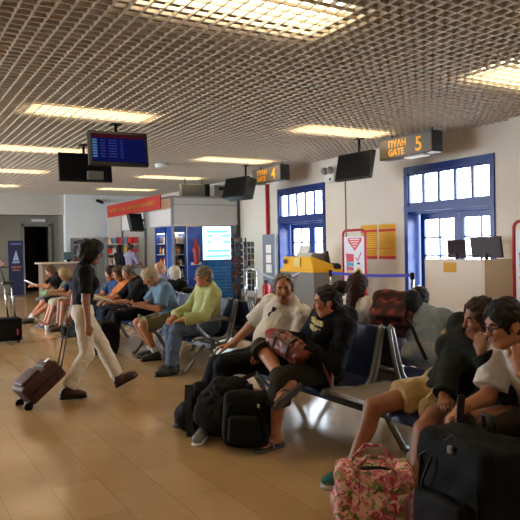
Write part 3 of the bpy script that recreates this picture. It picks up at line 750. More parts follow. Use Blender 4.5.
# ---- red-framed notice stands
def notice_stand(x, y0, y1, zt, label):
    r = thing('notice_stand', (x, (y0+y1)/2, 0), label, 'sign stand', 'red-framed notice stands')
    rr = .1; pts = [(x, y1, .03), (x, y1, zt-rr)]+[(x, y1-rr+rr*math.cos(a), zt-rr+rr*math.sin(a)) for a in np.linspace(.2, PI/2, 5)]+[(x, y0+rr-rr*math.sin(a), zt-rr+rr*math.cos(a)) for a in np.linspace(0, PI/2-.2, 5)]+[(x, y0, zt-rr), (x, y0, .03)]
    mb = MB(); mb.tube(pts, .026, 8, up=(1, 0, 0)); mb.cyl((x-.25, y0, .025), (x+.25, y0, .025), .024).cyl((x-.25, y1, .025), (x+.25, y1, .025), .024).cyl((x, y0, .3), (x, y1, .3), .02); mb.done('frame', M_RED, r, False)
    a, b = y0+.05, y1-.04
    MB().bx(x-.01, x+.01, a, b, .35, zt-.13).done('board', pm('notice_white', '#dfe2f0', .5), r)
    xx = x-.014; w = b-a; zz = zt-.13; c = (a+b)/2-.04
    pk = pm('notice_pink', '#d84a68', .6)
    MB().prism([(xx, c+w*.34, zz-.03), (xx, c-w*.34, zz-.03), (xx, c-w*.34, zz-.1), (xx, c, zz-.3), (xx, c+w*.34, zz-.1)], (.004, 0, 0)).done('red_triangle', pk, r)
    mb = MB()
    for i, ww in enumerate((.5, .46, .3, .16)): mb.bx(xx-.003, xx, c-w*ww/2, c+w*ww/2, zz-.07-i*.05, zz-.05-i*.05)
    mb.done('white_print', M_PAPER, r)
    # big seat picture in red / blue / yellow bands, small yellow one beside it, and a tick
    bigc = a+w*.68; sm = a+w*.25
    for (z0, z1, col, ww) in ((1.18, 1.36, '#cf4a5c', .24), (1.09, 1.18, '#5aa0c0', .23), (1.0, 1.09, '#c85a62', .22), (.9, 1.0, '#e3b36a', .25)):
        MB().prism([(xx, bigc+ww/2+.02, z1), (xx, bigc-ww/2, z1-.02), (xx, bigc-ww/2, z0), (xx, bigc+ww/2, z0)], (.004, 0, 0)).done('seat_picture', pm('notice_'+col[1:], col, .6), r)
    MB().bx(xx, xx+.004, bigc-.09, bigc-.05, .78, .9).bx(xx, xx+.004, bigc+.05, bigc+.09, .78, .9).bx(xx, xx+.004, sm-.06, sm-.03, .8, .88).bx(xx, xx+.004, sm+.03, sm+.06, .8, .88).done('seat_legs', pm('notice_brown', '#8d4a40', .6), r)
    MB().box((xx, sm, .99), (.004, .22, .06)).box((xx, sm, .97), (.004, .11, .2)).done('yellow_seat', pm('notice_yellow', '#e0c860', .6), r)
    MB().tube([(xx, sm+.09, 1.27), (xx, sm+.03, 1.21), (xx, sm-.09, 1.38)], .012, 6, up=(1, 0, 0)).done('tick', pk, r)
    MB().bx(xx, xx+.004, sm-.04, sm+.05, 1.13, 1.17).done('caption', M_DGREY, r)
notice_stand(8.5, 10.2, 10.93, 1.84, 'red-framed notice stand under the left yellow notice, beside the grey gate podium')
notice_stand(8.45, 5.9, 6.6, 1.84, 'red-framed notice stand cut off at the right edge of the photo')

# ---- gate five counter with monitors
r = thing('gate_counter', (8.75, 7.6, 0), 'cream boarding counter under the gate five window with a yellow notice on it', 'counter')
M_CF = M_CREAM
mb = MB(); mb.bx(8.4, 8.43, 7.17, 8.42, .1, 1.25); mb.done('front_panel', M_CF, r)
for a_, b_ in ((8.42, 8.45), (7.13, 7.16)): MB().bx(8.4, 9.1, a_, b_, .1, 1.25).done('side_panel', M_CREAM, r)
MB().bx(8.42, 9.1, 7.15, 8.41, .86, .9).done('desk', M_CF, r)
MB().bx(8.43, 9.08, 7.17, 8.4, 0, .1).done('plinth', pm('plinth_grey', '#7a756c', .6), r)
MB().bx(8.392, 8.4, 7.72, 8.0, 1.03, 1.2).done('notice', pm('orange_notice', '#d8a23c', .7), r)
MB().bx(8.6, 9.0, 7.15, 8.4, 1.18, 1.21).done('shelf', M_CF, r)
def desk_monitor(c, w, h, yaw, label):
    c = Vector(c); r = thing('desk_monitor', c, label, 'monitor'); R = Matrix.Rotation(math.radians(yaw), 3, 'Z')@Matrix.Rotation(math.radians(-10), 3, 'X')
    m = pm('monitor_plum', '#2a1c26', .4)
    MB().box(c+Vector((0, 0, h/2+.06)), (w, .05, h), R, .01).done('case', m, r)
    MB().cyl(c+Vector((0, 0, .01)), c+Vector((0, 0, .14)), .03).done('stand', m, r); MB().lathe([(.1, 0), (.1, .012), (.03, .02)], c, 18).done('base', m, r)
desk_monitor((8.75, 7.38, 1.21), .6, .36, 94, 'larger dark monitor on the gate five counter, the right one')
desk_monitor((8.7, 7.98, 1.21), .32, .32, 115, 'smaller dark monitor on the gate five counter, turned aside on the left')

# ---- gate four podium
r = thing('gate_podium', (8.3, 11.7, 0), 'grey boarding podium with a yellow hooded top beside the gate four window', 'podium')
MB().prism([(8.0, 12.55, 0), (8.0, 11.32, 0), (8.6, 11.05, 0), (8.7, 12.55, 0)], (0, 0, .96)).done('body', M_GREYPOD, r)
MB().prism([(7.96, 12.62, .96), (7.96, 11.28, .96), (8.62, 10.99, .96), (8.72, 12.6, .96)], (0, 0, .06)).prism([(8.02, 12.58, 1.02), (8.02, 11.36, 1.02), (8.04, 11.5, 1.3), (8.06, 12.58, 1.3)], (.03, 0, 0)).prism([(8.03, 11.36, 1.02), (8.5, 11.12, 1.02), (8.42, 11.2, 1.12), (8.06, 11.46, 1.3)], (0, .03, 0)).done('hood', M_YEL, r)
MB().bx(8.0, 8.02, 12.4, 12.52, 1.14, 1.24).done('badge', pm('badge_brown', '#5a2418', .5), r); MB().bx(8.005, 8.02, 11.85, 12.1, 1.08, 1.28).done('note', pm('note_cream', '#e6cf80', .7), r)
r = thing('printer', (8.4, 12.0, 1.02), 'pale grey printer standing on the yellow podium', 'printer')
MB().bx(8.2, 8.6, 11.7, 12.3, 1.02, 1.38, .03).done('case', pm('printer_grey', '#b9b9b6', .5), r); MB().box((8.3, 12.1, 1.45), (.03, .4, .2), Matrix.Rotation(.3, 3, 'Y')).done('paper_tray', M_WHITE, r)
desk_monitor((8.5, 11.5, 1.02), .44, .34, 60, 'black monitor behind the yellow podium hood')
single('desk_phone', MB().bx(8.42, 8.6, 11.12, 11.3, 1.02, 1.12, .03).bx(8.44, 8.5, 11.06, 11.34, 1.1, 1.15, .02), M_BLACK, 'black desk phone at the right end of the grey podium', 'phone')

# ---- queue barrier belts and posts
def stanchion(x, y, label, h=1.0):
    r = thing('queue_post', (x, y, 0), label, 'barrier post', 'queue barrier posts')
    MB().lathe([(.13, 0), (.13, .02), (.05, .04), (.03, .05)], (x, y, 0), 20).done('base', M_DGREY, r); MB().cyl((x, y, .04), (x, y, h), .03).done('post', M_CHROME, r); MB().lathe([(.04, h-.1), (.042, h), (.03, h+.02)], (x, y, 0), 14).done('belt_head', M_BLACK, r, True)
stanchion(8.1, 10.86, 'queue post between the grey podium and the notice stand'); stanchion(8.2, 8.56, 'queue post at the left edge of the gate five counter')
MB_b = MB().ribbon([(8.1+.1*t, 10.82-2.22*t, .965-.03*math.sin(PI*t)) for t in np.linspace(0, 1, 11)], .055, .004)
single('queue_belt', MB_b, pm('royal_blue_webbing', '#3038c0', .6), 'royal blue barrier belt stretched between podium and gate five counter', 'belt')
r = thing('queue_gate', (7.5, 13.0, 0), 'steel double post of the queue barrier in front of the postcard rack', 'barrier post')
for x, y in ((7.5, 12.95), (7.46, 13.35)): MB().cyl((x, y, .02), (x, y, 1.0), .03).done('post', M_CHROME, r)
MB().tube([(7.5, 12.95, .98), (7.49, 13.05, 1.03), (7.47, 13.25, 1.03), (7.46, 13.35, .98)], .03, 10).done('top_bar', M_CHROME, r, True); MB().bx(7.35, 7.6, 12.8, 13.5, 0, .03, .008).done('base', M_DGREY, r)
single('queue_belt', MB().ribbon([(7.5+.06*i, 12.93-.13*i, 1.0-.2*math.sin(PI*i/9)) for i in range(10)], .05, .006), pm('pale_belt', '#aab8c4', .5), 'pale barrier belt sagging from the steel posts to the podium', 'belt')

# ================================================================== kiosk
KX, KY, KZ = 7.1, 16.9, 3.0
M_KP = pm('kiosk_panel', '#c9cac8', .5); M_ALU = pm('kiosk_aluminium', '#8e9294', .4, .6)
r = thing('shop_booth', (8.2, 19.5, 0), 'white panelled shop booth with aluminium posts in the far right corner', 'shop booth')
MB().bx(KX+.03, WX-.02, KY+.01, KY+.04, 2.22, KZ).done('fascia_panel', M_KP, r); MB().bx(KX+.01, KX+.04, KY+.03, 21.3, 2.2, KZ-.05).done('fascia_panel', M_KP, r)
for x, y in ((KX+.03, KY+.03), (KX+.03, 19.1), (KX+.03, 21.3), (WX-.06, KY+.03)): MB().bx(x-.035, x+.035, y-.035, y+.035, 0, KZ).done('post', M_ALU if x < 9 else M_DGREY, r)
MB().bx(KX, WX-.02, KY, KY+.05, KZ-.02, KZ+.03).bx(KX, KX+.05, KY, 21.3, KZ-.02, KZ+.03).bx(KX, WX-.02, KY-.005, KY+.05, 2.78, 2.8).done('top_rail', M_ALU, r)
MB().bx(KX+.05, KX+.1, 19.15, 21.25, 0, .95).done('counter_panel', M_KP, r); MB().bx(KX-.1, KX+.45, 19.15, 21.25, .95, 1.0, .01).done('counter_top', M_LAMIN, r)
MB().bx(KX+.05, WX-.05, 22.9, 23.0, 0, 2.9).done('back_panel', pm('booth_back', '#c2c6cc', .6), r)
# red shop sign
r = thing('shop_sign', (6.86, 19.4, 2.66), 'red fascia sign with faint yellow lettering on the shop booth', 'sign')
MB().bx(6.78, 6.82, 16.95, 21.8, 2.66, 3.06, .005).done('board', pm('sign_red', '#a8281f', .55), r)
ym = pm('sign_gold', '#b07a2c', .6)
y = 21.5
while y > 17.3:
    w = random.choice((.1, .14, .18)); hgt = random.uniform(.1, .16)
    MB().tube([(6.776, y, 2.86-hgt/2), (6.776, y-w*.3, 2.86+hgt/2), (6.776, y-w*.6, 2.86-hgt/2), (6.776, y-w, 2.86+hgt*.3)], .012, 5, up=(1, 0, 0)).done('faded_letter', ym, r); y -= w+random.choice((.04, .06, .2))
# fridges and display on the booth front
def bottles(x0, x1, y, z, n, axis, group, label, cols, h=.22, r=.032):
    for i in range(n):
        t = (i+.5)/n; p = (x0+(x1-x0)*t, y, z) if axis == 'x' else (y, x0+(x1-x0)*t, z)
        hh = h*random.uniform(.85, 1.1); c = random.choice(cols); rr = r
        single('bottle', MB().lathe([(rr, 0), (rr, hh*.6), (rr*.45, hh*.82), (rr*.45, hh)], p, 10), pm('drink_'+c[1:], c, .25), label, 'bottle', group, True)
BC = ['#b03028', '#d8c8a0', '#3c6f44', '#e8e4dc', '#d08a30', '#2f4d80', '#7a3a22']
def fridge(x0, x1, y0, y1, label, frame, group, axis, blabel):
    r = thing('drinks_fridge', ((x0+x1)/2, (y0+y1)/2, 0), label, 'fridge')
    mf = pm('fridge_'+frame[1:], frame, .4); mw = pm('fridge_inside', '#d8dcd6', .5)
    MB().bx(x0, x1, y0, y1, 0, .35).done('plinth', mf, r); MB().bx(x0, x1, y0, y1, 2.0, 2.18).done('canopy', mf, r)
    if axis == 'x':
        MB().bx(x0, x0+.04, y0, y1, .35, 2.0).bx(x1-.04, x1, y0, y1, .35, 2.0).done('side', mf, r); MB().bx(x0, x1, y1-.04, y1, .35, 2.0).done('back', mw, r)
    else:
        MB().bx(x0, x1, y0, y0+.04, .35, 2.0).bx(x0, x1, y1-.04, y1, .35, 2.0).done('side', mf, r); MB().bx(x1-.04, x1, y0, y1, .35, 2.0).done('back', mw, r)
    for k in range(5): MB().bx(x0+.04, x1-.04, y0+.06, y1-.04, .4+.32*k, .415+.32*k).done('shelf', mw, r)
    MB().bx(x0+.05, x1-.05, y0+.06, y1-.05, 1.985, 1.998).done('lamp', emit_mat('fridge_lamp_'+frame[1:], '#fff2d8', 3.0), r)
    for k in range(5):
        z = .416+.32*k
        if axis == 'x': bottles(x0+.06, x1-.06, y0+.13, z, 5, 'x', group, blabel, BC)
        else: bottles(y0+.06, y1-.06, x0+.13, z, 6, 'y', group, blabel, BC)
fridge(KX+.07, KX+.46, KY+.06, KY+.6, 'open lit drinks cooler with shelves just right of the booth corner post', '#2450a0', 'bottles in the booth front cooler', 'x', 'small bottle on a shelf of the lit cooler right of the booth corner post')
fridge(KX+.09, KX+.6, KY+.75, KY+1.55, 'drinks cooler with a blue frame on the left side of the booth', '#1f3f8c', 'bottles in the booth side cooler', 'y', 'small bottle on a shelf of the blue-framed cooler on the booth side')
r = thing('advertising_panel', (KX+.85, KY+.05, 0), 'dark blue drinks advertisement with a red bottle beside the lit cooler', 'advertisement')
M_ADB = pm('advert_blue', '#143a9c', .35, var=(4, '#2a62c8'))
MB().bx(KX+.47, KX+.92, KY-.02, KY+.03, .05, 2.16).done('board', M_ADB, r)
s = SDF(); s.ell(V(KX+.72, KY-.03, 1.5), V(.12, .035, .2), None, .02); s.cone(V(KX+.72, KY-.03, 1.5), V(KX+.72, KY-.03, 1.15), .1, .08, .02); s.cone(V(KX+.7, KY-.03, 1.65), V(KX+.68, KY-.03, 1.82), .05, .035, .03)
sdf_obj('red_bottle', s, .014, pm('advert_red', '#a8302c', .4), r)
MB().bx(KX+.55, KX+.88, KY-.03, KY-.02, 1.06, 1.14).done('white_mark', M_PAPER, r)
r = thing('water_fridge', (8.5, KY+.2, 0), 'brightly lit fridge with a white and turquoise glowing door, blue below', 'fridge')
MB().bx(KX+.93, KX+1.97, KY+.0, KY+.45, 0, 2.18, .01).done('cabinet', pm('fridge_blue', '#2a78c0', .35), r)
MB().bx(KX+.95, KX+1.86, KY-.015, KY, 1.2, 2.16).done('glowing_door', emit_mat('fridge_glow', '#dff4f6', 1.5), r)
mb = MB()
for z, a, b in ((1.98, .08, .55), (1.86, .1, .2), (1.86, .42, .6), (1.68, .1, .18), (1.68, .46, .6), (1.42, .08, .6), (1.27, .04, .58)): mb.bx(KX+.96+a*1.45, KX+.96+b*1.45, KY-.022, KY-.016, z, z+.06)
mb.done('turquoise_print', emit_mat('fridge_turq', '#5cc4cc', .9), r)
MB().bx(KX+.95, KX+1.86, KY-.015, KY, .08, 1.2).done('blue_door', pm('fridge_lower', '#2c84c8', .3, var=(5, '#1c5fb0')), r)
mb = MB()
for i in range(9): mb.bx(KX+.98, KX+1.83, KY-.02, KY-.015, .95-.1*i, .975-.1*i)
mb.done('door_slat', pm('fridge_slats', '#4a9ad8', .3), r)
# merchandise shelves inside the booth
def merch_unit(x0, x1, y, label, n, cols, group, lab):
    r = thing('display_shelf', ((x0+x1)/2, y, 0), label, 'shelf unit')
    MB().bx(x0, x1, y+.3, y+.34, 0, 2.0).done('back_board', M_KP, r)
    for k in range(5): MB().bx(x0, x1, y, y+.3, .3+.36*k, .32+.36*k).done('shelf', M_WHITE, r)
    for s_ in (x0, x1): MB().bx(s_-.02, s_+.02, y, y+.34, 0, 2.0).done('upright', M_ALU, r)
    for k in range(5):
        for i in range(n):
            x = x0+(x1-x0)*(i+.5)/n; c = random.choice(cols); h = random.uniform(.14, .26); w = (x1-x0)/n*.75
            single('gift_box', MB().bx(x-w/2, x+w/2, y+.05, y+.22, .32+.36*k, .32+.36*k+h, .006), pm('gift_'+c[1:], c, .5), lab, 'box', group)
merch_unit(6.95, 8.1, 22.45, 'shelf unit of red and white gifts seen through the booth opening', 6, ['#c02838', '#d8d0c8', '#d03a48', '#6a8fb0', '#a82030', '#c8b060'], 'gift boxes on the booth shelves', 'gift box on the red and white shelf unit in the booth')
merch_unit(5.95, 6.75, 23.2, 'low shelf of dark red packets against the far white wall', 4, ['#7a2028', '#35405a', '#c8c0b8', '#8a2a30'], 'packets on the far wall shelf', 'packet on the low shelf against the far white wall')
# boxes on top of the booth
r = thing('booth_light_box', (8.0, 18.2, KZ), 'dark grey light box hung above the booth roof', 'light box')
MB().bx(7.6, 8.35, 17.3, 17.5, 3.05, 3.42, .01).done('case', pm('lightbox_grey', '#5c5a54', .5), r); MB().bx(8.35, 8.5, 17.28, 17.52, 3.05, 3.44, .01).done('end_cap', M_BLACK, r)
for x in (7.75, 8.3): MB().cyl((x, 17.4, 3.42), (x, 17.4, 3.65), .012).done('hanger', M_BLACK, r)
r = thing('air_conditioner', (9.1, 17.9, 3.1), 'pale air conditioner on the wall above the booth', 'air conditioner')
MB().bx(8.8, 9.28, 17.6, 19.2, 3.12, 3.46, .03).done('case', pm('ac_grey', '#a8a9a6', .5), r); MB().bx(8.95, 9.2, 17.58, 17.6, 3.3, 3.4).done('vent', M_BLACK, r)
# postcard racks
def rack(x, y, label, w, top, grp, cl):
    r = thing('postcard_rack', (x, y, 0), label, 'rack')
    MB().cyl((x, y, .05), (x, y, top), .022).done('pole', M_DGREY, r); MB().lathe([(.25, 0), (.25, .03), (.04, .06)], (x, y, 0), 20).done('base', M_BLACK, r)
    mb = MB()
    for k in range(8):
        z = .35+k*(top-.45)/8
        mb.tube([(x-w, y-w, z), (x+w, y-w, z), (x+w, y+w, z), (x-w, y+w, z)], .006, 5, True)
    mb.done('wire_tier', M_DGREY, r)
    cols = ['#1c2638', '#3c4854', '#5a2020', '#7c7668', '#22342f', '#12161f', '#54492f', '#2f4462']
    for k in range(8):
        z = .36+k*(top-.45)/8
        for i in range(3):
            c = random.choice(cols); xx = x-w+(i+.5)*2*w/3
            single('postcard', MB().box((xx, y-w-.012, z+.075), (2*w/3*.85, .012, .14), Matrix.Rotation(-.12, 3, 'X')), pm('card_'+c[1:], c, .5), cl, 'postcard', grp)
rack(8.72, 16.3, 'dark revolving postcard rack just right of the glowing fridge', .2, 1.95, 'postcards on the left rack', 'postcard on the rack beside the glowing fridge')
rack(8.62, 15.4, 'revolving postcard rack between the glowing fridge and the grey notice board', .17, 1.8, 'postcards on the right rack', 'postcard on the rack beside the grey notice board')
r = thing('notice_board', (9.0, 14.6, 0), 'grey freestanding notice board with three white sheets beside the red pipe', 'notice board')
MB().box((8.98, 14.75, .98), (.05, .62, 1.78), None, .01).done('board', pm('noticeboard_grey', '#7c8494', .5), r)
for z in (1.48, 1.22, .96): MB().bx(8.94, 8.955, 14.6, 14.86, z-.11, z+.11).done('sheet', M_PAPER, r)
MB().bx(8.8, 9.15, 14.45, 15.05, 0, .09, .01).done('foot', M_DGREY, r)
r = thing('fire_extinguisher', (8.75, 14.55, 0), 'red fire extinguisher at the foot of the grey notice board', 'fire extinguisher')
MB().lathe([(.1, .05), (.11, .08), (.11, .5), (.05, .58), (.03, .6)], (8.75, 14.55, 0), 16).done('cylinder', M_RED, r, True); MB().bx(8.7, 8.8, 14.53, 14.57, .6, .66).done('valve', M_BLACK, r); MB().tube([(8.75, 14.5, .63), (8.68, 14.45, .5), (8.66, 14.46, .25)], .012).done('hose', M_BLACK, r)
MB().lathe([(.11, 0), (.11, .05), (.1, .051)], (8.75, 14.55, 0), 16).done('foot_ring', M_BLACK, r)

# far left: banner, reception desk
r = thing('banner_stand', (3.95, 23.0, 0), 'dark blue roll-up banner with a white sail mark beside the dark doorway', 'banner')
MB().bx(3.72, 4.2, 22.98, 23.0, .08, 1.92).done('sheet', pm('banner_navy', '#1c2348', .5), r); MB().bx(3.7, 4.22, 22.93, 23.05, 0, .08, .01).done('base', M_STEEL, r)
MB().prism([(3.86, 22.972, 1.25), (4.06, 22.972, 1.25), (3.97, 22.972, 1.6)], (0, .005, 0)).bx(3.84, 4.08, 22.972, 22.977, 1.16, 1.22).done('sail_mark', pm('banner_pale', '#8fa4c4', .6), r)
MB().bx(3.8, 4.12, 22.972, 22.977, 1.0, 1.06).bx(3.84, 4.08, 22.972, 22.977, .9, .95).done('print', pm('banner_orange', '#8a5a48', .6), r); MB().bx(3.78, 4.14, 22.972, 22.977, 1.78, 1.84).done('heading', pm('banner_pale2', '#5c6c98', .6), r)
r = thing('reception_desk', (4.8, 20.3, 0), 'pale topped reception desk at the far left behind the seated group', 'desk')
MB().bx(4.2, 5.4, 20.05, 20.6, 0, 1.15, .01).done('body', pm('desk_brown', '#7a6a58', .6), r); MB().bx(4.1, 5.5, 19.98, 20.65, 1.15, 1.2, .01).done('top', pm('desk_top', '#c8bca8', .4), r)
r = thing('desk_monitor', (5.05, 20.3, 1.2), 'small monitor on the far reception desk', 'monitor'); MB().bx(4.9, 5.2, 20.28, 20.33, 1.26, 1.5, .01).done('case', pm('monitor_teal', '#4a6468', .4), r); MB().bx(5.0, 5.1, 20.26, 20.36, 1.2, 1.27).done('stand', M_BLACK, r)
r = thing('wall_screen', (6.35, 23.75, 1.45), 'dark blue framed board on the far white wall above the packet shelf', 'screen'); MB().bx(6.05, 6.65, 23.8, 23.85, 1.45, 1.85, .01).done('frame', M_BLACK, r); MB().bx(6.1, 6.6, 23.79, 23.8, 1.5, 1.8).done('panel', pm('board_blue', '#33466c', .4), r)

# ================================================================== benches
def seat_mesh(X0, s, y, w=.5):
    prof = [(.25, .415), (.235, .437), (.16, .447), (.04, .432), (-.08, .415), (-.155, .425), (-.2, .48), (-.238, .6), (-.275, .74), (-.3, .84), (-.306, .865)]
    low = [(d+.012*(0 if i < 5 else -1)-(.02 if i > 5 else 0), z-(.032 if i < 6 else .012)) for i, (d, z) in enumerate(prof)]
    loop = prof+low[::-1]
    return MB().prism([(X0+s*d, y-w/2, z) for d, z in loop], (0, w, 0))
RAIL = [(.26, .40), (.245, .425), (.16, .44), (.04, .425), (-.08, .408), (-.165, .42), (-.212, .48), (-.25, .6), (-.287, .74), (-.313, .85), (-.33, .872), (-.345, .85), (-.32, .72), (-.29, .58), (-.25, .45), (-.17, .36), (-.04, .33)]
def bench(X0, s, seats, tables, label, arms=(), extra=0):
    ys = sorted(seats+tables); y0, y1 = ys[0]-.28, ys[-1]+.28
    r = thing('seat_bench', (X0, (y0+y1)/2, 0), label, 'bench')
    MB().bx(X0-.035, X0+.035, y0, y1, .29, .36, .006).done('beam', M_DGREY, r)
    for y in seats:
        sb = seat_mesh(X0, s, y).done('seat', M_SEATBLUE, r)
        for q in (-1, 1):
            MB().tube([(X0+s*d, y+q*.262, z) for d, z in RAIL], .015, 8, up=(0, 1, 0), flat=1.5).done('side_rail', M_STEEL, sb, True)
        MB().bx(X0-s*.02-.02, X0-s*.02+.02, y-.24, y+.24, .35, .41).done('bracket', M_DGREY, sb)
        MB().cyl((X0-s*.27, y-.26, .52), (X0-s*.27, y+.26, .52), .018).done('cross_bar', M_STEEL, sb)
    for y in tables:
        t = MB().bx(X0-.27, X0+.27, y-.285, y+.285, .43, .465, .006).done('table_top', M_LAMIN, r); MB().bx(X0-.04, X0+.04, y-.1, y+.1, .36, .43).done('bracket', M_DGREY, t)
    n = max(2, round((y1-y0)/1.8)+1)
    for i in range(n):
        y = y0+.2+(y1-y0-.4)*i/(n-1)
        MB().tube([(X0+s*.33, y, .02), (X0+s*.29, y, .03), (X0+s*.03, y, .31), (X0-s*.03, y, .31), (X0-s*.2, y, .03), (X0-s*.24, y, .02)], .02, 8, up=(0, 1, 0), flat=1.4).done('leg', M_STEEL, r, True)
    for y in arms:
        MB().tube([(X0-s*.27, y, .62), (X0-s*.15, y, .655), (X0+s*.1, y, .65), (X0+s*.19, y, .62), (X0+s*.2, y, .56), (X0+s*.1, y, .46), (X0+s*.02, y, .42)], .017, 8, up=(0, 1, 0), flat=1.5).done('armrest', M_STEEL, r, True)
    return r
bench(3.05, -1, [4.72, 4.14, 2.88, 2.3, 1.72], [5.3, 3.48], 'front bench of navy seats with two grey tables, facing left, nearest the camera', arms=(5.03, ))
bench(3.75, 1, [5.3, 4.72, 4.08], [3.48], 'navy bench back to back behind the nearest one, facing the gates', arms=())
bench(3.45, -1, [7.28, 7.85, 8.42, 8.99, 9.56, 10.13, 10.7], [], 'second navy bench facing left, with the man in the green shirt at its end', arms=(7.0, 7.57))
bench(4.15, 1, [7.0, 7.57, 8.14, 8.71, 9.28, 9.85, 10.42], [], 'second navy bench facing the gates, back to back behind the man in green', arms=(6.72, 7.28))
bench(3.4, -1, [12.6, 13.17, 13.74, 14.31, 14.88, 15.45], [], 'far navy bench on the left with the group in shorts', arms=(12.3,))
bench(4.1, 1, [12.6, 13.17, 13.74, 14.31, 14.88, 15.45], [], 'far navy bench facing the gates, behind the group in shorts', arms=())
# ================================================================== people
G_A = 'people on the nearest bench'
K_BLACK = cloth('cloth_black', '#0c0c0f', '#101013'); K_WHITE = cloth('cloth_white', '#d6d0c6', '#cdc6ba'); K_HOOD = cloth('cloth_hoodie', '#0b0c12', '#0f1017')
K_OLIVE = cloth('cloth_olive', '#302f24', '#2a2a22'); K_DARKGREEN = cloth('cloth_dark_jacket', '#1b1e18', '#20231d'); K_KHAKI = cloth('cloth_khaki', '#b59a6a', '#a98d60')
K_CREAM = cloth('cloth_cream', '#ddd3c2', '#d6cab6'); K_JEANS = cloth('cloth_jeans', '#5a6b80', '#4c5c72'); K_LIME = cloth('cloth_lime', '#b6bc82', '#a9b076')
K_SKY = cloth('cloth_sky', '#6d889f', '#637e95'); K_GREYB = cloth('cloth_greyblue', '#93a3b2', '#8595a6'); K_BROWNT = cloth('cloth_brown', '#4a4036', '#40372e')
K_ORANGE = cloth('cloth_orange', '#c87436', '#b8672e'); K_LAV = cloth('cloth_lavender', '#8c8aa4', '#807e98'); K_GREEN = cloth('cloth_green', '#3c8a58', '#347a4e')
K_NAVY = cloth('cloth_navy', '#20283c', '#1a2134'); K_SHORTKH = cloth('cloth_shorts_khaki', '#7c7258', '#70664e'); K_TEAL = cloth('sneaker_teal', '#1f5a5c', '#2c6a58', .6); K_NEON = cloth('sneaker_neon', '#9aa840', '#8a9a38', .6)
K_BROWNSHOE = pm('leather_brown', '#3a1c14', .4); K_DKSHOE = pm('shoe_dark', '#2c2824', .55); K_SANDAL = pm('rubber_grey', '#4c4a4c', .6); K_SANDALB = pm('rubber_black', '#1a1a1c', .6)
K_SOCK = cloth('sock_white', '#c8c8c4'); K_STRAP = pm('strap_black', '#0f0f11', .7)

# -- walking woman with the suitcase
I = person('woman in a black polo shirt and cream trousers walking right, pulling a brown suitcase', (1.80, 6.72, .86), (1.83, 6.70, 1.34), -12,
    dict(c=(1.905, 6.685, 1.475), rot=(-20, -6, 0)), Lh=(1.74, 6.98, .79), Rh=(1.79, 6.47, .76), Lf=(2.2, 6.82, .13), Rf=(1.60, 6.62, .105),
    shirt=dict(mat=K_BLACK, sleeve=.75, low=.035, loose=.015, collar=True), legs=dict(mat=K_CREAM, len=1.93, loose=.022, t=.016), feet=dict(kind='shoe', mat=K_BROWNSHOE), hair=('fluffy', '#0e0a08', '#1c1410'),
    skin='brown', sc=.97, fem=True, g=.9, elbR=V(-.9, -.2, -.3), elbL=V(-.8, .3, -.2), knL=V(1, 0, .1), knR=V(1, 0, 0), footL=(V(.9, -.15, .42), V(-.42, 0, .9)), footR=-12,
    handR=dict(curl=.6, pn=V(0, 1, 0), th=V(1, 0, 0)), handL=dict(curl=1.2, d=V(-.5, 0, -.8), pn=V(.3, -1, 0)), det=1)
glasses(I)
# brown suitcase tilted on its wheels, telescopic handle up to her far hand
wl = Vector((1.10, 6.68, .0)); top = Vector((1.70, 6.98, .72))
r = thing('suitcase', (1.14, 6.6, 0), 'dark brown wheeled suitcase tilted behind the walking woman', 'suitcase')
ax = Vector((.64, .1, .5)).normalized(); sd = Vector((.05, -1, .04)); sd = (sd-ax*sd.dot(ax)).normalized(); nn = sd.cross(ax); RM = Matrix((sd, nn, ax)).transposed()
c0 = Vector((1.14, 6.56, .09)); Mx = lambda a, b, c: c0+sd*a+nn*b+ax*c
M_CASE = pm('suitcase_brown', '#4a2014', .6, bump=(160, .2), var=(3, '#3c1a10'))
MB().box(Mx(0, 0, .235), (.36, .2, .43), RM, .03, 3).done('shell', M_CASE, r, True)
MB().box(Mx(0, .11, .17), (.3, .05, .22), RM, .02, 3).done('front_pocket', M_CASE, r, True); MB().box(Mx(0, .1, .37), (.3, .035, .1), RM, .015, 2).done('upper_pocket', M_CASE, r, True)
MB().tube([Mx(-.19, 0, .05), Mx(-.185, 0, .42), Mx(-.16, 0, .455), Mx(.16, 0, .455), Mx(.185, 0, .42), Mx(.185, 0, .05)], .006, 6).done('zip', M_BLACK, r)
hv = (top-Mx(0, -.06, .5))
MB().cyl(Mx(-.06, -.06, .44), top+sd*-.05, .007).cyl(Mx(.06, -.06, .44), top+sd*.05, .007).cyl(top-sd*.06, top+sd*.06, .013).done('pull_handle', M_BLACK, r)
for q in (-.15, .15):
    MB().cyl(Mx(q-.018, -.07, -.02), Mx(q+.018, -.07, -.02), .04, seg=18).done('wheel', M_BLACK, r); MB().box(Mx(q, -.06, .015), (.05, .05, .06), RM, .008).done('wheel_housing', M_BLACK, r)
MB().box(Mx(.1, .13, .4), (.07, .004, .05), RM).done('luggage_tag', M_PAPER, r)

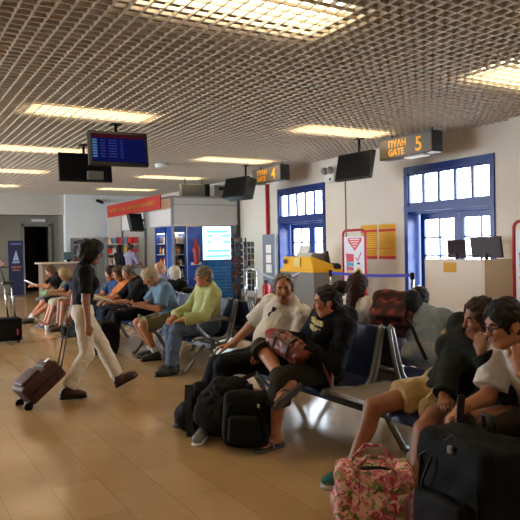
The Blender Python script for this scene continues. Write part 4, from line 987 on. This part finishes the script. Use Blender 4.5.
# -- white-shirted man looking at the camera
I = person('grey-haired man in a white polo shirt looking at the camera, arm on the grey table', (2.92, 4.80, .55), (3.07, 4.74, 1.02), 165,
    dict(c=(2.99, 4.68, 1.145), rot=(-126, -2, 3)), Lh=(2.76, 4.62, .63), Rh=(2.78, 5.32, .585), Lf=(2.34, 4.74, .1), Rf=(2.30, 4.97, .1),
    shirt=dict(mat=K_WHITE, sleeve=.8, low=.06, loose=.02, t=.02, collar=True), legs=dict(mat=K_BLACK, len=1.95, loose=.02, t=.018), feet=dict(kind='shoe', mat=K_DKSHOE), hair=('thin', '#4f4a45', '#8f8a84'),
    skin='tan', sc=1.08, g=1.2, belly=1.0, shfac=-165, knL=V(-1, .15, .6), knR=V(-1, .45, .6), footL=160, footR=150, handR=dict(d=V(-.75, .5, -.12), pn=V(0, 0, -1), curl=.4), handL=dict(d=V(-.9, -.2, -.2), pn=V(0, .3, -1), curl=.5), det=2, group=G_A)
P = lambda a, b, c: Vector(I['neck']+I['tf']*a+I['sl']*b+I['tu']*c)
mb = MB()
for q in (1, -1): mb.tube([P(.158, -.005+q*.012, -.115+q*.026), P(.16, -.005+q*.012, -.115+q*.026)], [.022, .022], 14)
mb.tube([P(.158, .02, -.09), P(.13, .02, -.06), P(.10, .015, -.03)], .005).tube([P(.158, -.017, -.14), P(.158, .007, -.09)], .006); single('sunglasses', mb, M_BLACK, 'dark sunglasses hanging from the collar of the white polo shirt', 'sunglasses', smooth=True)

# -- woman in black hoodie, right ankle over left knee
I = person('woman in a black hoodie with hair in a bun, one leg crossed, in flip-flops', (2.99, 4.15, .55), (3.06, 4.05, .975), 180,
    dict(c=(2.97, 4.035, 1.075), rot=(150, -6, 0)), Lh=(2.74, 4.02, .74), Rh=(2.74, 4.36, .78), Lf=(2.53, 4.12, .105), Rf=(2.55, 4.0, .50),
    shirt=dict(mat=K_HOOD, sleeve=1.98, low=.09, loose=.016, t=.026, hood=True, name='hoodie'), legs=dict(mat=K_OLIVE, len=1.45, lenR=1.12, loose=.03, t=.02), feet=dict(kind='sandal', mat=K_SANDAL), hair=('bun', '#1c1210', '#24160f'),
    skin='ruddy', sc=1.06, fem=True, g=1.25, shfac=176, knL=V(-1, -.15, .5), knR=V(-.19, .29, .2), footL=-170, footR=(V(-.85, -.12, -.42), V(.3, .62, .6)), elbL=V(.2, -.6, -1), elbR=V(.1, .7, -1),
    handL=dict(curl=.7, pn=V(0, .6, -.8)), handR=dict(curl=.7, pn=V(0, -.6, -.8)), det=2, group=G_A)
# yellow print on the hoodie chest
P = lambda a, b, c: Vector(I['pel']+I['tf']*a+I['sl']*b+I['tu']*c)
HD = I
mb = MB(); M_PR = pm('print_yellow', '#c9bd7c', .7)
for i in range(5): mb.box(P(.18-.008*abs(i-2), -.03+.032*i, .37+.004*math.sin(i*2)), (.02, .026, .042), .1)
for i in range(5): mb.box(P(.178-.008*abs(i-2), -.03+.032*i, .315), (.02, .026, .036), .1)
o = mb.done('chest_print', M_PR, I['root'])
# red-brown handbag in her lap
r = thing('handbag', (2.72, 4.22, .64), 'red-brown leather handbag in the lap of the woman in the hoodie', 'handbag')
M_LEA = pm('leather_rust', '#7c3a28', .45, bump=(40, .25), var=(6, '#6a2e20')); fr = frame(V(-.5, -.75, 0), (0, 0, 1))
hb = V(2.68, 4.15, .75)
HF = frame(V(-.15, 1, .28), (-.5, 0, .8))
s = SDF(); s.ell(hb, V(.23, .09, .085), HF, .02); s.ell(hb+HF[0]*.1, V(.11, .085, .08), HF, .03); s.rbox(hb-HF[2]*.03, V(.15, .05, .03), .03, HF, .03); s.noise(.005, 46); s.noise(.003, 90)
sdf_obj('bag_body', s, .007, M_LEA, r)
s = SDF(); s.ell(hb+HF[0]*.16+HF[2]*.035, V(.09, .06, .035), HF, .02); sdf_obj('red_lining', s, .007, pm('red_cloth', '#8e2430', .7), r)
for a in (-.07, .08):
    q = hb+HF[0]*a+HF[1]*.015+HF[2]*.097; MB().tube([Vector(q+HF[0]*.018*math.cos(t)+HF[1]*.018*math.sin(t)) for t in np.linspace(0, 2*PI, 11)[:-1]], .004, 6, True).done('buckle', M_STEEL, r, True)
MB().ribbon([Vector(hb+HF[0]*a_+(HF[1]*math.cos(t)+HF[2]*math.sin(t))*.102) for a_, t in zip(np.linspace(-.13, .13, 9), np.linspace(1.15, 1.35, 9))], .012, .008, tuple(HF[1])).ribbon([Vector(hb-HF[0]*.075+(HF[1]*math.cos(t)*.1+HF[2]*math.sin(t)*.094)) for t in np.linspace(-.2, 2.2, 12)], .03, .008, tuple(HF[0])).ribbon([Vector(hb+HF[0]*.085+(HF[1]*math.cos(t)*.096+HF[2]*math.sin(t)*.092)) for t in np.linspace(-.2, 2.2, 12)], .03, .008, tuple(HF[0])).done('flap_strap', pm('leather_dark', '#5c2a1e', .5), r)
MB().ribbon([Vector(hb-HF[0]*.2+HF[2]*.02), Vector((2.80, 3.92, .70)), Vector((2.82, 3.85, .58)), Vector((2.84, 3.82, .47))], .05, .012, (-.6, -.4, .5)).ribbon([Vector((2.84, 3.82, .475)), Vector((2.86, 3.83, .56)), Vector((2.9, 3.88, .68))], .045, .012, (-.6, -.4, .5)).done('shoulder_strap', M_LEA, r)

# -- girl in the dark jacket
GI = person('young woman in a dark jacket and khaki shorts, bare legs, looking left', (3.08, 2.96, .55), (3.09, 2.68, .945), 176,
    dict(c=(3.01, 2.59, 1.06), rot=(156, -6, -4)), Lh=(2.86, 2.45, .90), Rh=(2.78, 2.66, .63), Lf=(2.47, 2.60, .1), Rf=(2.52, 3.2, .1),
    shirt=dict(mat=K_DARKGREEN, sleeve=1.98, low=.06, loose=.018, t=.022, collar=True, name='jacket'), legs=dict(mat=K_KHAKI, len=.58, loose=.035, t=.018, name='shorts'), feet=dict(kind='shoe', mat=K_TEAL, sole=pm('sole_white', '#b8bcb8', .6)), hair=('bob', '#3a2316', '#2a1810'),
    skin='dark', sc=1.0, fem=True, g=.95, shfac=170, knL=V(-1, -.2, .6), knR=V(-1, .25, .6), footL=175, footR=165, elbL=V(.3, -.5, -1), elbR=V(.4, .7, -.6), handR=dict(curl=1.0, d=V(-.6, -.5, -.3), pn=V(0, -.3, -1)), handL=dict(curl=.9, d=V(0, .2, 1), pn=V(1, .2, 0)), det=2, group=G_A)

# -- guy in the white T-shirt
GU = person('man in a white T-shirt and glasses leaning his chin on his fist', (3.1, 2.2, .55), (2.95, 2.2, .985), 180,
    dict(c=(2.765, 2.225, 1.085), rot=(163, -14, 0)), Lh=(2.73, 2.105, .885), Rh=(2.56, 2.33, .655), Lf=(2.5, 1.85, .1), Rf=(2.6, 2.42, .1),
    shirt=dict(mat=K_WHITE, sleeve=.85, low=.05, loose=.03, t=.02, name='t_shirt'), legs=dict(mat=K_BROWNT, len=1.15, loose=.03, t=.018, name='shorts'), feet=dict(kind='shoe', mat=K_DKSHOE), hair=('boy', '#16100d', '#1e1612'),
    skin='tan', sc=1.04, g=1.0, knL=V(-1, -.5, .6), knR=V(-1, .5, .6), elbL=V(-.55, -.5, -1), elbR=V(.6, .15, -1), handL=dict(curl=1.25, d=V(.2, .12, .97), pn=V(.6, .5, 0), th=V(0, .3, 1)), handR=dict(curl=.9, d=V(-.6, .3, -.5), pn=V(0, -.2, -1)), det=2, group=G_A)
glasses(GU)
w = Vector(GU['wr'][1]); e = Vector(GU['el'][1]); d = (w-e).normalized()
r = thing('wristwatch', w-d*.04, 'yellow and white wristwatch on the wrist of the man in the white T-shirt', 'watch')
a1 = d.orthogonal().normalized(); a2 = d.cross(a1)
MB().tube([w-d*.03+(a1*math.cos(t)+a2*math.sin(t))*.036 for t in np.linspace(0, 2*PI, 19)[:-1]], .011, 8, True, flat=.5, up=d).done('band', pm('watch_yellow', '#d8a030', .5), r, True)
MB().tube([w-d*.058+(a1*math.cos(t)+a2*math.sin(t))*.037 for t in np.linspace(0, 2*PI, 19)[:-1]], .012, 8, True, flat=.5, up=d).done('band', pm('watch_white', '#d8d2c0', .5), r, True)
n = Vector((-.85, -.45, -.1)); n = (n-d*n.dot(d)).normalized(); MB().cyl(w-d*.058+n*.034, w-d*.058+n*.05, .024, seg=18).done('case', pm('watch_gold', '#a08a50', .3, .7), r); MB().cyl(w-d*.058+n*.05, w-d*.058+n*.052, .018, seg=18).done('dial', M_BLACK, r)

# -- back row: bending man in grey shirt wearing the red backpack, woman with auburn hair
GS = person('man in a grey-blue shirt bending forward with a red backpack on, seen from behind', (4.06, 4.12, .55), (4.22, 4.28, .90), 40,
    dict(c=(4.28, 4.38, .99), rot=(48, -45, 0)), Lh=(4.35, 4.72, .52), Rh=(4.60, 4.02, .56), Lf=(4.5, 4.5, .1), Rf=(4.62, 4.1, .1),
    shirt=dict(mat=K_GREYB, sleeve=1.5, low=.1, loose=.02, t=.016), legs=dict(mat=cloth('cloth_pale_grey', '#a7aab0', '#989ca4'), len=1.9, loose=.02, t=.016), feet=dict(kind='shoe', mat=K_DKSHOE), hair=('boy', '#120d0c'),
    skin='tan', sc=1.0, g=.92, elbR=V(.5, -1, .1), det=1)
def backpack(c, fr, sz, mat, label, mat2=None, name='backpack', det=.012):
    """fr rows: outward (away from the back), side, up; sz = depth, width, height"""
    c = np.asarray(c, float); r = thing(name, tuple(c-V(0, 0, sz[2]/2)), label, 'backpack'); d, w, h = [x/2 for x in sz]
    s = SDF(); s.rbox(c, V(d*.55, w*.7, h*.72), min(d, w)*.38, fr, .03); s.ell(c+fr[2]*h*.5, V(d*.85, w*.85, h*.45), fr, .05); s.noise(.006, 26); sdf_obj('main_compartment', s, det, mat, r)
    s = SDF(); s.rbox(c+fr[0]*d*.95-fr[2]*h*.3, V(d*.22, w*.5, h*.32), .03, fr, .02); s.noise(.004, 30); sdf_obj('front_pocket', s, det, mat2 or mat, r)
    Q = lambda a, b, e: Vector(c+fr[0]*a*d+fr[1]*b*w+fr[2]*e*h)
    MB().tube([Q(.9, -.75, -.1), Q(.95, -.7, .5), Q(.75, 0, .9), Q(.95, .7, .5), Q(.9, .75, -.1)], .006, 6).done('zip', M_BLACK, r, True)
    MB().tube([Q(-.6, -.15, .95), Q(-.5, -.1, 1.13), Q(-.5, .1, 1.13), Q(-.6, .15, .95)], .011, 8).done('grab_handle', K_STRAP, r, True)
    for q in (-1, 1): MB().ribbon([Q(-.9, q*.4, .85), Q(-1.35, q*.45, .5), Q(-1.4, q*.5, 0), Q(-1.15, q*.6, -.5), Q(-.8, q*.7, -.8)], .05, .012, tuple(fr[1])).done('shoulder_strap', K_STRAP, r)
    return r, Q
tf = GS['tf']; bk = -tf; fr = np.stack([bk, np.cross(GS['tu'], bk), GS['tu']])
fr = frame(V(-.62, -.5, .6), (.35, .2, 1)); BC_ = V(4.02, 4.45, .885)
r, Q = backpack(BC_, fr, (.26, .42, .40), plaid_mat(), 'red plaid backpack with black top worn by the bending man in grey', MATS.get('x'))
s = SDF(); s.ell(BC_+fr[2]*.08+fr[0]*.02+fr[1]*.16, V(.14, .1, .15), fr, .02); s.noise(.005, 34); sdf_obj('top_lid', s, .01, cloth('pack_black', '#1c1f24', '#23262b'), r)
MB().tube([Q(.6, -.9, -.2), Q(1.0, -.6, -.35), Q(1.1, 0, -.5)], .022, 8).done('bottle_strap', pm('pack_strap_red', '#a03028', .5), r, True)
MB().ribbon([(3.90, 4.16, .86), (3.92, 4.10, .79), (3.94, 4.06, .68), (3.97, 3.99, .53)], .03, .008, (.4, -.8, .3)).done('hanging_strap', K_STRAP, r)
person('woman with long auburn hair and a white top, seen from behind the hoodie woman', (3.9, 4.78, .55), (3.86, 4.78, 1.0), 10,
    dict(c=(3.88, 4.77, 1.125), rot=(15, -12, 0)), Lh=(4.25, 4.95, .68), Rh=(4.25, 4.62, .68), Lf=(4.45, 4.88, .1), Rf=(4.45, 4.68, .1),
    shirt=dict(mat=K_WHITE, sleeve=.6, low=.05, loose=.02, t=.018), legs=dict(mat=K_NAVY, len=1.9), feet=dict(kind='shoe', mat=K_DKSHOE), hair=('long', '#2a1210', '#4a2216'), skin='light', sc=.98, fem=True, det=1)

# -- second bench
I = person('grey-haired man in a lime green shirt and jeans sitting in profile', (3.50, 7.28, .55), (3.50, 7.22, 1.04), 176,
    dict(c=(3.40, 7.15, 1.165), rot=(170, -2, 0)), Lh=(3.12, 7.16, .66), Rh=(3.1, 7.4, .67), Lf=(2.98, 7.22, .1), Rf=(3.1, 7.42, .1),
    shirt=dict(mat=K_LIME, sleeve=1.9, low=.08, loose=.02, t=.026, collar=True), legs=dict(mat=K_JEANS, len=1.95, loose=.02, t=.018), feet=dict(kind='shoe', mat=K_DKSHOE), hair=('short', '#544c44', '#857b70'),
    skin='ruddy', sc=1.05, g=1.2, belly=.85, knL=V(-1, 0, .7), knR=V(-1, .1, .7), footL=185, footR=178, handL=dict(curl=.6, d=V(-.7, .5, -.2)), handR=dict(curl=.6, d=V(-.7, -.5, -.2)), det=1)
I = person('fair-haired man in a sky blue shirt and khaki shorts reading in his lap', (3.50, 8.42, .55), (3.36, 8.44, 1.03), 170,
    dict(c=(3.20, 8.44, 1.13), rot=(172, -34, 0)), Lh=(3.0, 8.3, .76), Rh=(2.98, 8.52, .76), Lf=(3.22, 8.33, .1), Rf=(3.26, 8.58, .1),
    shirt=dict(mat=K_SKY, sleeve=.85, low=.06, loose=.025, t=.022), legs=dict(mat=K_SHORTKH, len=.95, loose=.03, t=.018, name='shorts'), feet=dict(kind='shoe', mat=K_DKSHOE, sock=K_SOCK), hair=('short', '#a89878', '#b8a888'),
    skin='tan', sc=1.06, g=1.08, knL=V(-1, -.1, .7), knR=V(-1, .2, .7), footL=180, footR=170, handL=dict(curl=.7, pn=V(0, .6, .7)), handR=dict(curl=.7, pn=V(0, -.6, .7)), det=1)
single('mobile_phone', MB().box((2.86, 8.41, .79), (.08, .15, .012), Matrix.Rotation(.35, 3, 'Y'), .004), M_BLACK, 'dark phone held by the man in the sky blue shirt', 'phone')
I = person('man in a black shirt reading a newspaper beside the man in sky blue', (3.50, 9.54, .55), (3.40, 9.54, 1.04), 175,
    dict(c=(3.28, 9.54, 1.15), rot=(178, -26, 0)), Lh=(2.98, 9.4, .74), Rh=(2.96, 9.7, .74), Lf=(2.95, 9.4, .1), Rf=(3.0, 9.72, .1),
    shirt=dict(mat=K_BLACK, sleeve=1.0, low=.06, loose=.02, t=.022), legs=dict(mat=K_BLACK, len=1.94, loose=.02), feet=dict(kind='shoe', mat=K_DKSHOE), hair=('thin', '#4a443e', '#6a645c'), skin='tan', sc=1.05, g=1.12, det=0)
r = thing('newspaper', (2.85, 9.55, .74), 'open white newspaper in the lap of the man in the black shirt', 'newspaper')
MB().box((2.85, 9.42, .80), (.3, .26, .008), Matrix.Rotation(.35, 3, 'Y')@Matrix.Rotation(.15, 3, 'X')).box((2.85, 9.68, .80), (.3, .26, .008), Matrix.Rotation(.35, 3, 'Y')@Matrix.Rotation(-.15, 3, 'X')).done('pages', pm('newsprint', '#b8b4a8', .8), r)
person('woman in an orange top reading beyond the man in the black shirt', (3.50, 10.14, .55), (3.42, 10.14, 1.0), 175, dict(c=(3.32, 10.14, 1.13), rot=(178, -20, 0)), Lh=(3.05, 10.0, .76), Rh=(3.02, 10.3, .76), Lf=(2.98, 10.05, .1), Rf=(3.0, 10.3, .1),
    shirt=dict(mat=K_ORANGE, sleeve=.7, low=.05, loose=.02), legs=dict(mat=K_NAVY, len=1.9), feet=dict(kind='shoe', mat=K_DKSHOE), hair=('bob', '#3c261a', '#4a3020'), skin='tan', sc=1.04, fem=True, det=0)
person('person in a navy top sitting at the far end of the second bench', (3.50, 10.72, .55), (3.44, 10.72, 1.0), 178, dict(c=(3.36, 10.7, 1.12), rot=(180, -15, 0)), Lh=(3.05, 10.6, .72), Rh=(3.02, 10.86, .72), Lf=(2.98, 10.65, .1), Rf=(3.0, 10.85, .1),
    shirt=dict(mat=cloth('cloth_bluejean', '#2c4674', '#243c66'), sleeve=.7, low=.05), legs=dict(mat=K_NAVY, len=1.9), feet=dict(kind='shoe', mat=K_DKSHOE), hair=('short', '#2a1c14'), skin='tan', sc=1.0, det=0)
person('bald man with a pink head facing away behind the man in sky blue', (4.12, 10.34, .56), (4.12, 10.34, 1.05), 0, dict(c=(4.12, 10.34, 1.18), rot=(5, -5, 0)), Lh=(4.5, 10.45, .7), Rh=(4.5, 10.2, .7), Lf=(4.7, 10.45, .1), Rf=(4.7, 10.2, .1),
    shirt=dict(mat=K_LAV, sleeve=.8, low=.05), legs=dict(mat=K_BROWNT, len=1.9), feet=dict(kind='shoe', mat=K_DKSHOE), hair=(None, '#b0a090'), skin='light', sc=1.04, det=0)
person('white-haired person in a black top on the seats behind the man in sky blue', (4.14, 9.74, .56), (4.14, 9.76, 1.0), 20, dict(c=(4.13, 9.78, 1.11), rot=(100, -8, 0)), Lh=(4.5, 9.9, .7), Rh=(4.5, 9.65, .7), Lf=(4.7, 9.9, .1), Rf=(4.7, 9.65, .1),
    shirt=dict(mat=K_BLACK, sleeve=1.9, low=.05), legs=dict(mat=K_NAVY, len=1.9), feet=dict(kind='shoe', mat=K_DKSHOE), hair=('bob', '#c8bfae', '#d8d0c0'), skin='ruddy', sc=1.0, fem=True, det=0)
# -- far group in shorts
person('fair-haired person bending over with bare legs and brown shoes, nearest of the far group', (3.44, 12.62, .55), (3.22, 12.62, .98), 180, dict(c=(3.06, 12.6, 1.06), rot=(185, -40, 0)), Lh=(2.85, 12.5, .72), Rh=(2.82, 12.74, .72), Lf=(2.92, 12.45, .1), Rf=(2.95, 12.8, .1),
    shirt=dict(mat=K_NAVY, sleeve=.7, low=.05), legs=dict(mat=K_NAVY, len=.7, name='shorts'), feet=dict(kind='shoe', mat=K_BROWNSHOE), hair=('bob', '#8a7048', '#a08658'), skin='dark', sc=1.04, det=0)
single('drinks_cup', MB().lathe([(.03, 0), (.04, .1), (.04, .102)], (2.72, 12.72, 0), 14), M_PAPER, 'small white paper cup on the floor by the brown shoes', 'cup')
single('towel', MB().box((2.86, 12.95, .7), (.3, .26, .09), .2, .035, 3), pm('towel_green', '#3f9460', .8), 'green cloth bundle in the far group laps', 'towel', smooth=True)
person('child in pale shorts and flip-flops in the middle of the far group', (3.44, 13.5, .53), (3.34, 13.5, .95), 180, dict(c=(3.24, 13.5, 1.07), rot=(180, -25, 0)), Lh=(2.98, 13.4, .72), Rh=(2.98, 13.62, .72), Lf=(2.9, 13.4, .1), Rf=(2.9, 13.66, .1),
    shirt=dict(mat=cloth('cloth_camo', '#3a3c34', '#57523f'), sleeve=.6, low=.05), legs=dict(mat=cloth('cloth_pale_shorts', '#b8ac94'), len=1.0, name='shorts'), feet=dict(kind='sandal', mat=pm('rubber_blue', '#5c7ca8', .6)), hair=('bob', '#6a5030', '#7c6040'), skin='ruddy', sc=.96, fem=True, det=0)
person('person with brown hair reading a white book, dark shoes, far end of the far group', (3.44, 14.4, .55), (3.3, 14.4, 1.0), 180, dict(c=(3.18, 14.4, 1.1), rot=(180, -30, 0)), Lh=(2.86, 14.3, .8), Rh=(2.86, 14.5, .8), Lf=(2.72, 14.3, .1), Rf=(2.76, 14.52, .1),
    shirt=dict(mat=K_BLACK, sleeve=.8, low=.05), legs=dict(mat=K_BLACK, len=.9, name='shorts'), feet=dict(kind='shoe', mat=K_DKSHOE, sock=K_SOCK), hair=('bob', '#4a3422', '#5a4028'), skin='ruddy', sc=1.0, det=0)
r = thing('book', (2.76, 14.4, .8), 'open white book held by the reader at the far end of the far group', 'book')
MB().box((2.76, 14.3, .86), (.22, .17, .02), Matrix.Rotation(.5, 3, 'Y')).box((2.76, 14.48, .86), (.22, .17, .02), Matrix.Rotation(.5, 3, 'Y')).done('pages', M_PAPER, r)
# -- two customers at the booth
person('customer in black standing at the shop booth counter with back turned', (6.5, 19.75, .93), (6.5, 19.75, 1.44), 20, dict(c=(6.52, 19.76, 1.58), rot=(10, 0, 0)), Lh=(6.75, 19.95, 1.1), Rh=(6.6, 19.5, .9), Lf=(6.5, 19.85, .1), Rf=(6.5, 19.65, .1),
    shirt=dict(mat=K_BLACK, sleeve=1.9, low=.1), legs=dict(mat=K_BLACK, len=1.92), feet=dict(kind='shoe', mat=K_DKSHOE), hair=('bob', '#16110e'), skin='tan', sc=1.0, fem=True, det=0)
person('customer in a lavender top standing nearer at the shop booth counter', (6.62, 19.1, .93), (6.62, 19.1, 1.44), 30, dict(c=(6.66, 19.1, 1.58), rot=(30, -15, 0)), Lh=(6.95, 19.3, 1.15), Rh=(6.95, 19.05, 1.1), Lf=(6.6, 19.2, .1), Rf=(6.62, 19.0, .1),
    shirt=dict(mat=K_LAV, sleeve=1.2, low=.1), legs=dict(mat=K_NAVY, len=1.92), feet=dict(kind='shoe', mat=K_DKSHOE), hair=('bun', '#3a2418'), skin='tan', sc=1.0, fem=True, det=0)

# ================================================================== bags
M_NYL = pm('black_nylon', '#090a0b', .75, bump=(50, .3), var=(5, '#0d0e0f'), spec=.2)
M_NYL2 = pm('black_nylon_grey', '#111213', .75, bump=(50, .3), spec=.2)
# big black backpack at the right
fr = frame(V(-.72, .3, 0))
r, Q = backpack((2.30, 2.04, .34), frame(V(-.95, .1, .05)), (.32, .52, .66), M_NYL, 'large black backpack between the knees of the man in the white T-shirt', M_NYL2, det=.01)
MB().bx(-.01, .01, -.015, .015, -.02, .02).done('tmp', M_CHROME)
bpy.data.objects.remove(bpy.data.objects['tmp'])
p = Q(.98, .1, .74); MB().box(p, (.02, .025, .035), .2, .006).done('reflective_tab', pm('tab_grey', '#8a8a86', .4), r)
MB().tube([Q(1.08, -.3, .55), Q(1.12, -.5, .2), Q(1.05, -.55, -.3)], .008, 6).done('side_zip', M_BLACK, r, True)
# his strap held upright
r = thing('bag_strap', (2.48, 2.3, .6), 'short dark strap held upright by the man in glasses', 'strap')
MB().ribbon([(2.48, 2.27, .6), (2.48, 2.265, .68), (2.48, 2.255, .75)], .035, .012, (1, -.6, 0)).done('webbing', pm('strap_brown', '#241c18', .6), r); MB()
# floral bag
r = thing('tote_bag', (2.3, 2.72, 0), 'pink and green floral tote bag on the floor by the bare legs', 'bag')
F3 = frame(V(-.6, -.8, 0)); c = V(2.28, 2.70, .16); MF = floral_mat()
s = SDF(); s.rbox(c, V(.08, .16, .11), .05, F3, .02); s.ell(c-F3[2]*.06, V(.14, .23, .12), F3, .05); s.sub(c+F3[2]*.2, V(.1, .19, .085), F3, .02); s.plane(V(0, 0, .004), V(0, 0, -1)); s.noise(.006, 30)
sdf_obj('bag_body', s, .008, MF, r)
s = SDF(); s.ell(c+F3[2]*.1, V(.1, .17, .035), F3, .02); sdf_obj('mouth_shade', s, .009, M_NYL, r)  # dark plug put in for the shade inside the bag mouth
Q = lambda a, b, e: Vector(c+F3[0]*a+F3[1]*b+F3[2]*e)
for q in (-1, 1): MB().tube([Q(q*.1, -.11, .1), Q(q*.1+.03, -.1, .17), Q(q*.1+.02, -.04, .235), Q(q*.1+.02, .04, .235), Q(q*.1+.03, .1, .17), Q(q*.1, .11, .1)], .02, 8, flat=.5).done('handle', MF, r, True)
MB().box(Q(.14, .16, -.03), (.05, .03, .12), .6, .01).done('side_flap', pm('tag_mauve', '#9a6a74', .7), r)
# black bags at the feet of the couple
r, Q = backpack((2.36, 4.24, .22), frame(V(-.62, -.75, .12), (0, 0, 1)), (.25, .36, .43), M_NYL, 'upright black backpack on the floor before the crossed legs', M_NYL2, det=.009)
MB().box(Q(1.1, .6, .5), (.015, .02, .03), .3, .004).done('buckle', M_CHROME, r)
r = thing('duffel_bag', (2.34, 4.62, 0), 'slouching black shoulder bag between the black backpack and the dark trousers', 'bag')
s = SDF(); s.ell(V(2.3, 4.6, .2), V(.16, .2, .2), frame(V(-.5, -.8, 0)), .03); s.ell(V(2.36, 4.52, .4), V(.13, .18, .1), frame(V(-.3, -1, .2)), .05); s.plane(V(0, 0, .004), V(0, 0, -1)); s.noise(.012, 24); s.noise(.006, 55); sdf_obj('bag_body', s, .008, cloth('jacket_dark', '#26261f', '#1c1c18'), r)
MB().ribbon([(2.36, 4.42, .46), (2.48, 4.3, .54), (2.5, 4.1, .44), (2.42, 4.05, .36)], .035, .008, (0, .2, 1)).done('strap', K_STRAP, r)
r = thing('duffel_bag', (2.2, 4.86, 0), 'small black rolled bag with a hanging strap, leftmost of the black bags', 'bag')
s = SDF(); s.ell(V(2.16, 4.86, .13), V(.12, .13, .13), None, .02); s.ell(V(2.24, 4.82, .3), V(.1, .1, .12), None, .04); s.plane(V(0, 0, .004), V(0, 0, -1)); s.noise(.006, 30); sdf_obj('bag_body', s, .009, M_NYL, r)
MB().ribbon([(2.1, 4.72, .42), (2.06, 4.66, .25), (2.07, 4.64, .03)], .06, .02, (.7, -.7, 0)).done('strap', K_STRAP, r)
r = thing('sneaker', (2.12, 4.56, 0), 'grey and white trainer half hidden among the black bags', 'shoe')
s = SDF(); s.cone(V(2.16, 4.62, .05), V(2.06, 4.5, .045), .045, .042, .02); s.plane(V(0, 0, .02), V(0, 0, -1)); sdf_obj('upper', s, .007, pm('trainer_grey', '#7c7c7c', .6), r); s = SDF(); s.cone(V(2.16, 4.62, .015), V(2.06, 4.5, .015), .046, .044, .02); s.plane(V(0, 0, .003), V(0, 0, -1)); s.plane(V(0, 0, .024), V(0, 0, 1)); sdf_obj('sole', s, .007, M_PAPER, r)
backpack((4.16, 9.26, .68), frame(V(-1, -.1, .1)), (.24, .3, .48), M_NYL, 'tall black backpack standing on a seat behind the empty navy seats', M_NYL2, det=.014)
# things on the table and seats
single('newspaper', MB().box((3.08, 5.42, .474), (.34, .26, .014), .25, .004), M_PAPER, 'folded white paper on the grey table under the old man\'s hand', 'newspaper')
single('paper_bag', MB().box((3.12, 5.2, .49), (.26, .18, .045), -.2, .015, 3), M_PAPER, 'small white paper packet on the grey table next to the white shirt', 'bag')
r = thing('shoulder_bag', (4.1, 6.98, .45), 'red shoulder bag on the seat behind the green shirt', 'bag')
s = SDF(); s.ell(V(4.1, 6.98, .62), V(.16, .12, .17), None, .02); s.plane(V(0, 0, .46), V(0, 0, -1)); s.noise(.006, 30); sdf_obj('bag_body', s, .01, pm('bag_red', '#8a2430', .6), r); MB().tube([(4.1, 6.88, .74), (4.1, 6.94, .86), (4.1, 7.04, .86), (4.1, 7.08, .74)], .012).done('handle', pm('bag_red', '#8a2430', .6), r, True)
r = thing('travel_bag', (4.75, 7.0, 0), 'pale grey and white travel bag on the floor behind the red bag', 'bag')
s = SDF(); s.ell(V(4.75, 7.0, .3), V(.2, .28, .3), None, .02); s.plane(V(0, 0, .004), V(0, 0, -1)); s.noise(.012, 22); sdf_obj('bag_body', s, .012, pm('bag_palegrey', '#9c9a9c', .7, var=(6, '#b8b4ac')), r); MB().tube([(4.75, 6.85, .52), (4.75, 6.95, .68), (4.75, 7.05, .68), (4.75, 7.15, .52)], .014).done('handle', K_STRAP, r, True)
# black backpack standing on the floor beyond the walking woman
backpack((2.72, 9.1, .26), frame(V(-1, -.3, 0)), (.3, .4, .52), M_NYL, 'black backpack on the floor behind the walking woman\'s legs', M_NYL2, det=.014)
backpack((2.86, 11.5, .16), frame(V(-1, -.2, 0)), (.2, .22, .32), pm('teal_nylon', '#1f3c44', .6), 'dark teal backpack on the floor behind the walking woman\'s rear hip', M_NYL, det=.014)
# black trolley case at the left edge with extended handle
r = thing('trolley_case', (1.85, 11.5, 0), 'black trolley case with a raised silver handle at the left edge', 'suitcase')
MB().bx(1.5, 2.02, 11.3, 11.65, .04, .42, .03).done('shell', M_NYL, r); MB().bx(1.55, 1.97, 11.27, 11.31, .08, .34, .015).done('front_pocket', M_NYL2, r)
MB().bx(1.93, 1.95, 11.26, 11.275, .14, .24).done('pink_tag', pm('tag_pink', '#c84878', .5), r)
MB().cyl((1.84, 11.55, .42), (1.79, 11.55, .98), .014).cyl((1.96, 11.58, .42), (1.9, 11.58, .98), .014).done('handle_tube', M_CHROME, r); MB().box((1.86, 11.56, 1.0), (.22, .08, .06), .2, .015).done('grip', pm('grip_navy', '#1a1f30', .5), r)
for x in (1.56, 1.96):
    for y in (11.36, 11.6): MB().cyl((x-.015, y, .04), (x+.015, y, .04), .04).done('wheel', M_BLACK, r)
r = thing('flower_bunch', (1.78, 11.56, 1.03), 'small pink and white flowers tucked at the top of the trolley case handle', 'flowers')
mb = MB()
for i in range(9): mb.sphere((1.73+random.uniform(-.06, .04), 11.56+random.uniform(-.05, .05), 1.33+random.uniform(-.06, .06)), .03, 8)
mb.done('petals', pm('petal_pink', '#d0a8b4', .7), r, True); MB().cyl((1.8, 11.56, 1.03), (1.73, 11.56, 1.3), .01).cyl((1.73, 11.56, 1.27), (1.87, 11.56, 1.26), .012).done('stem', pm('stem_dark', '#2a3028', .7), r)
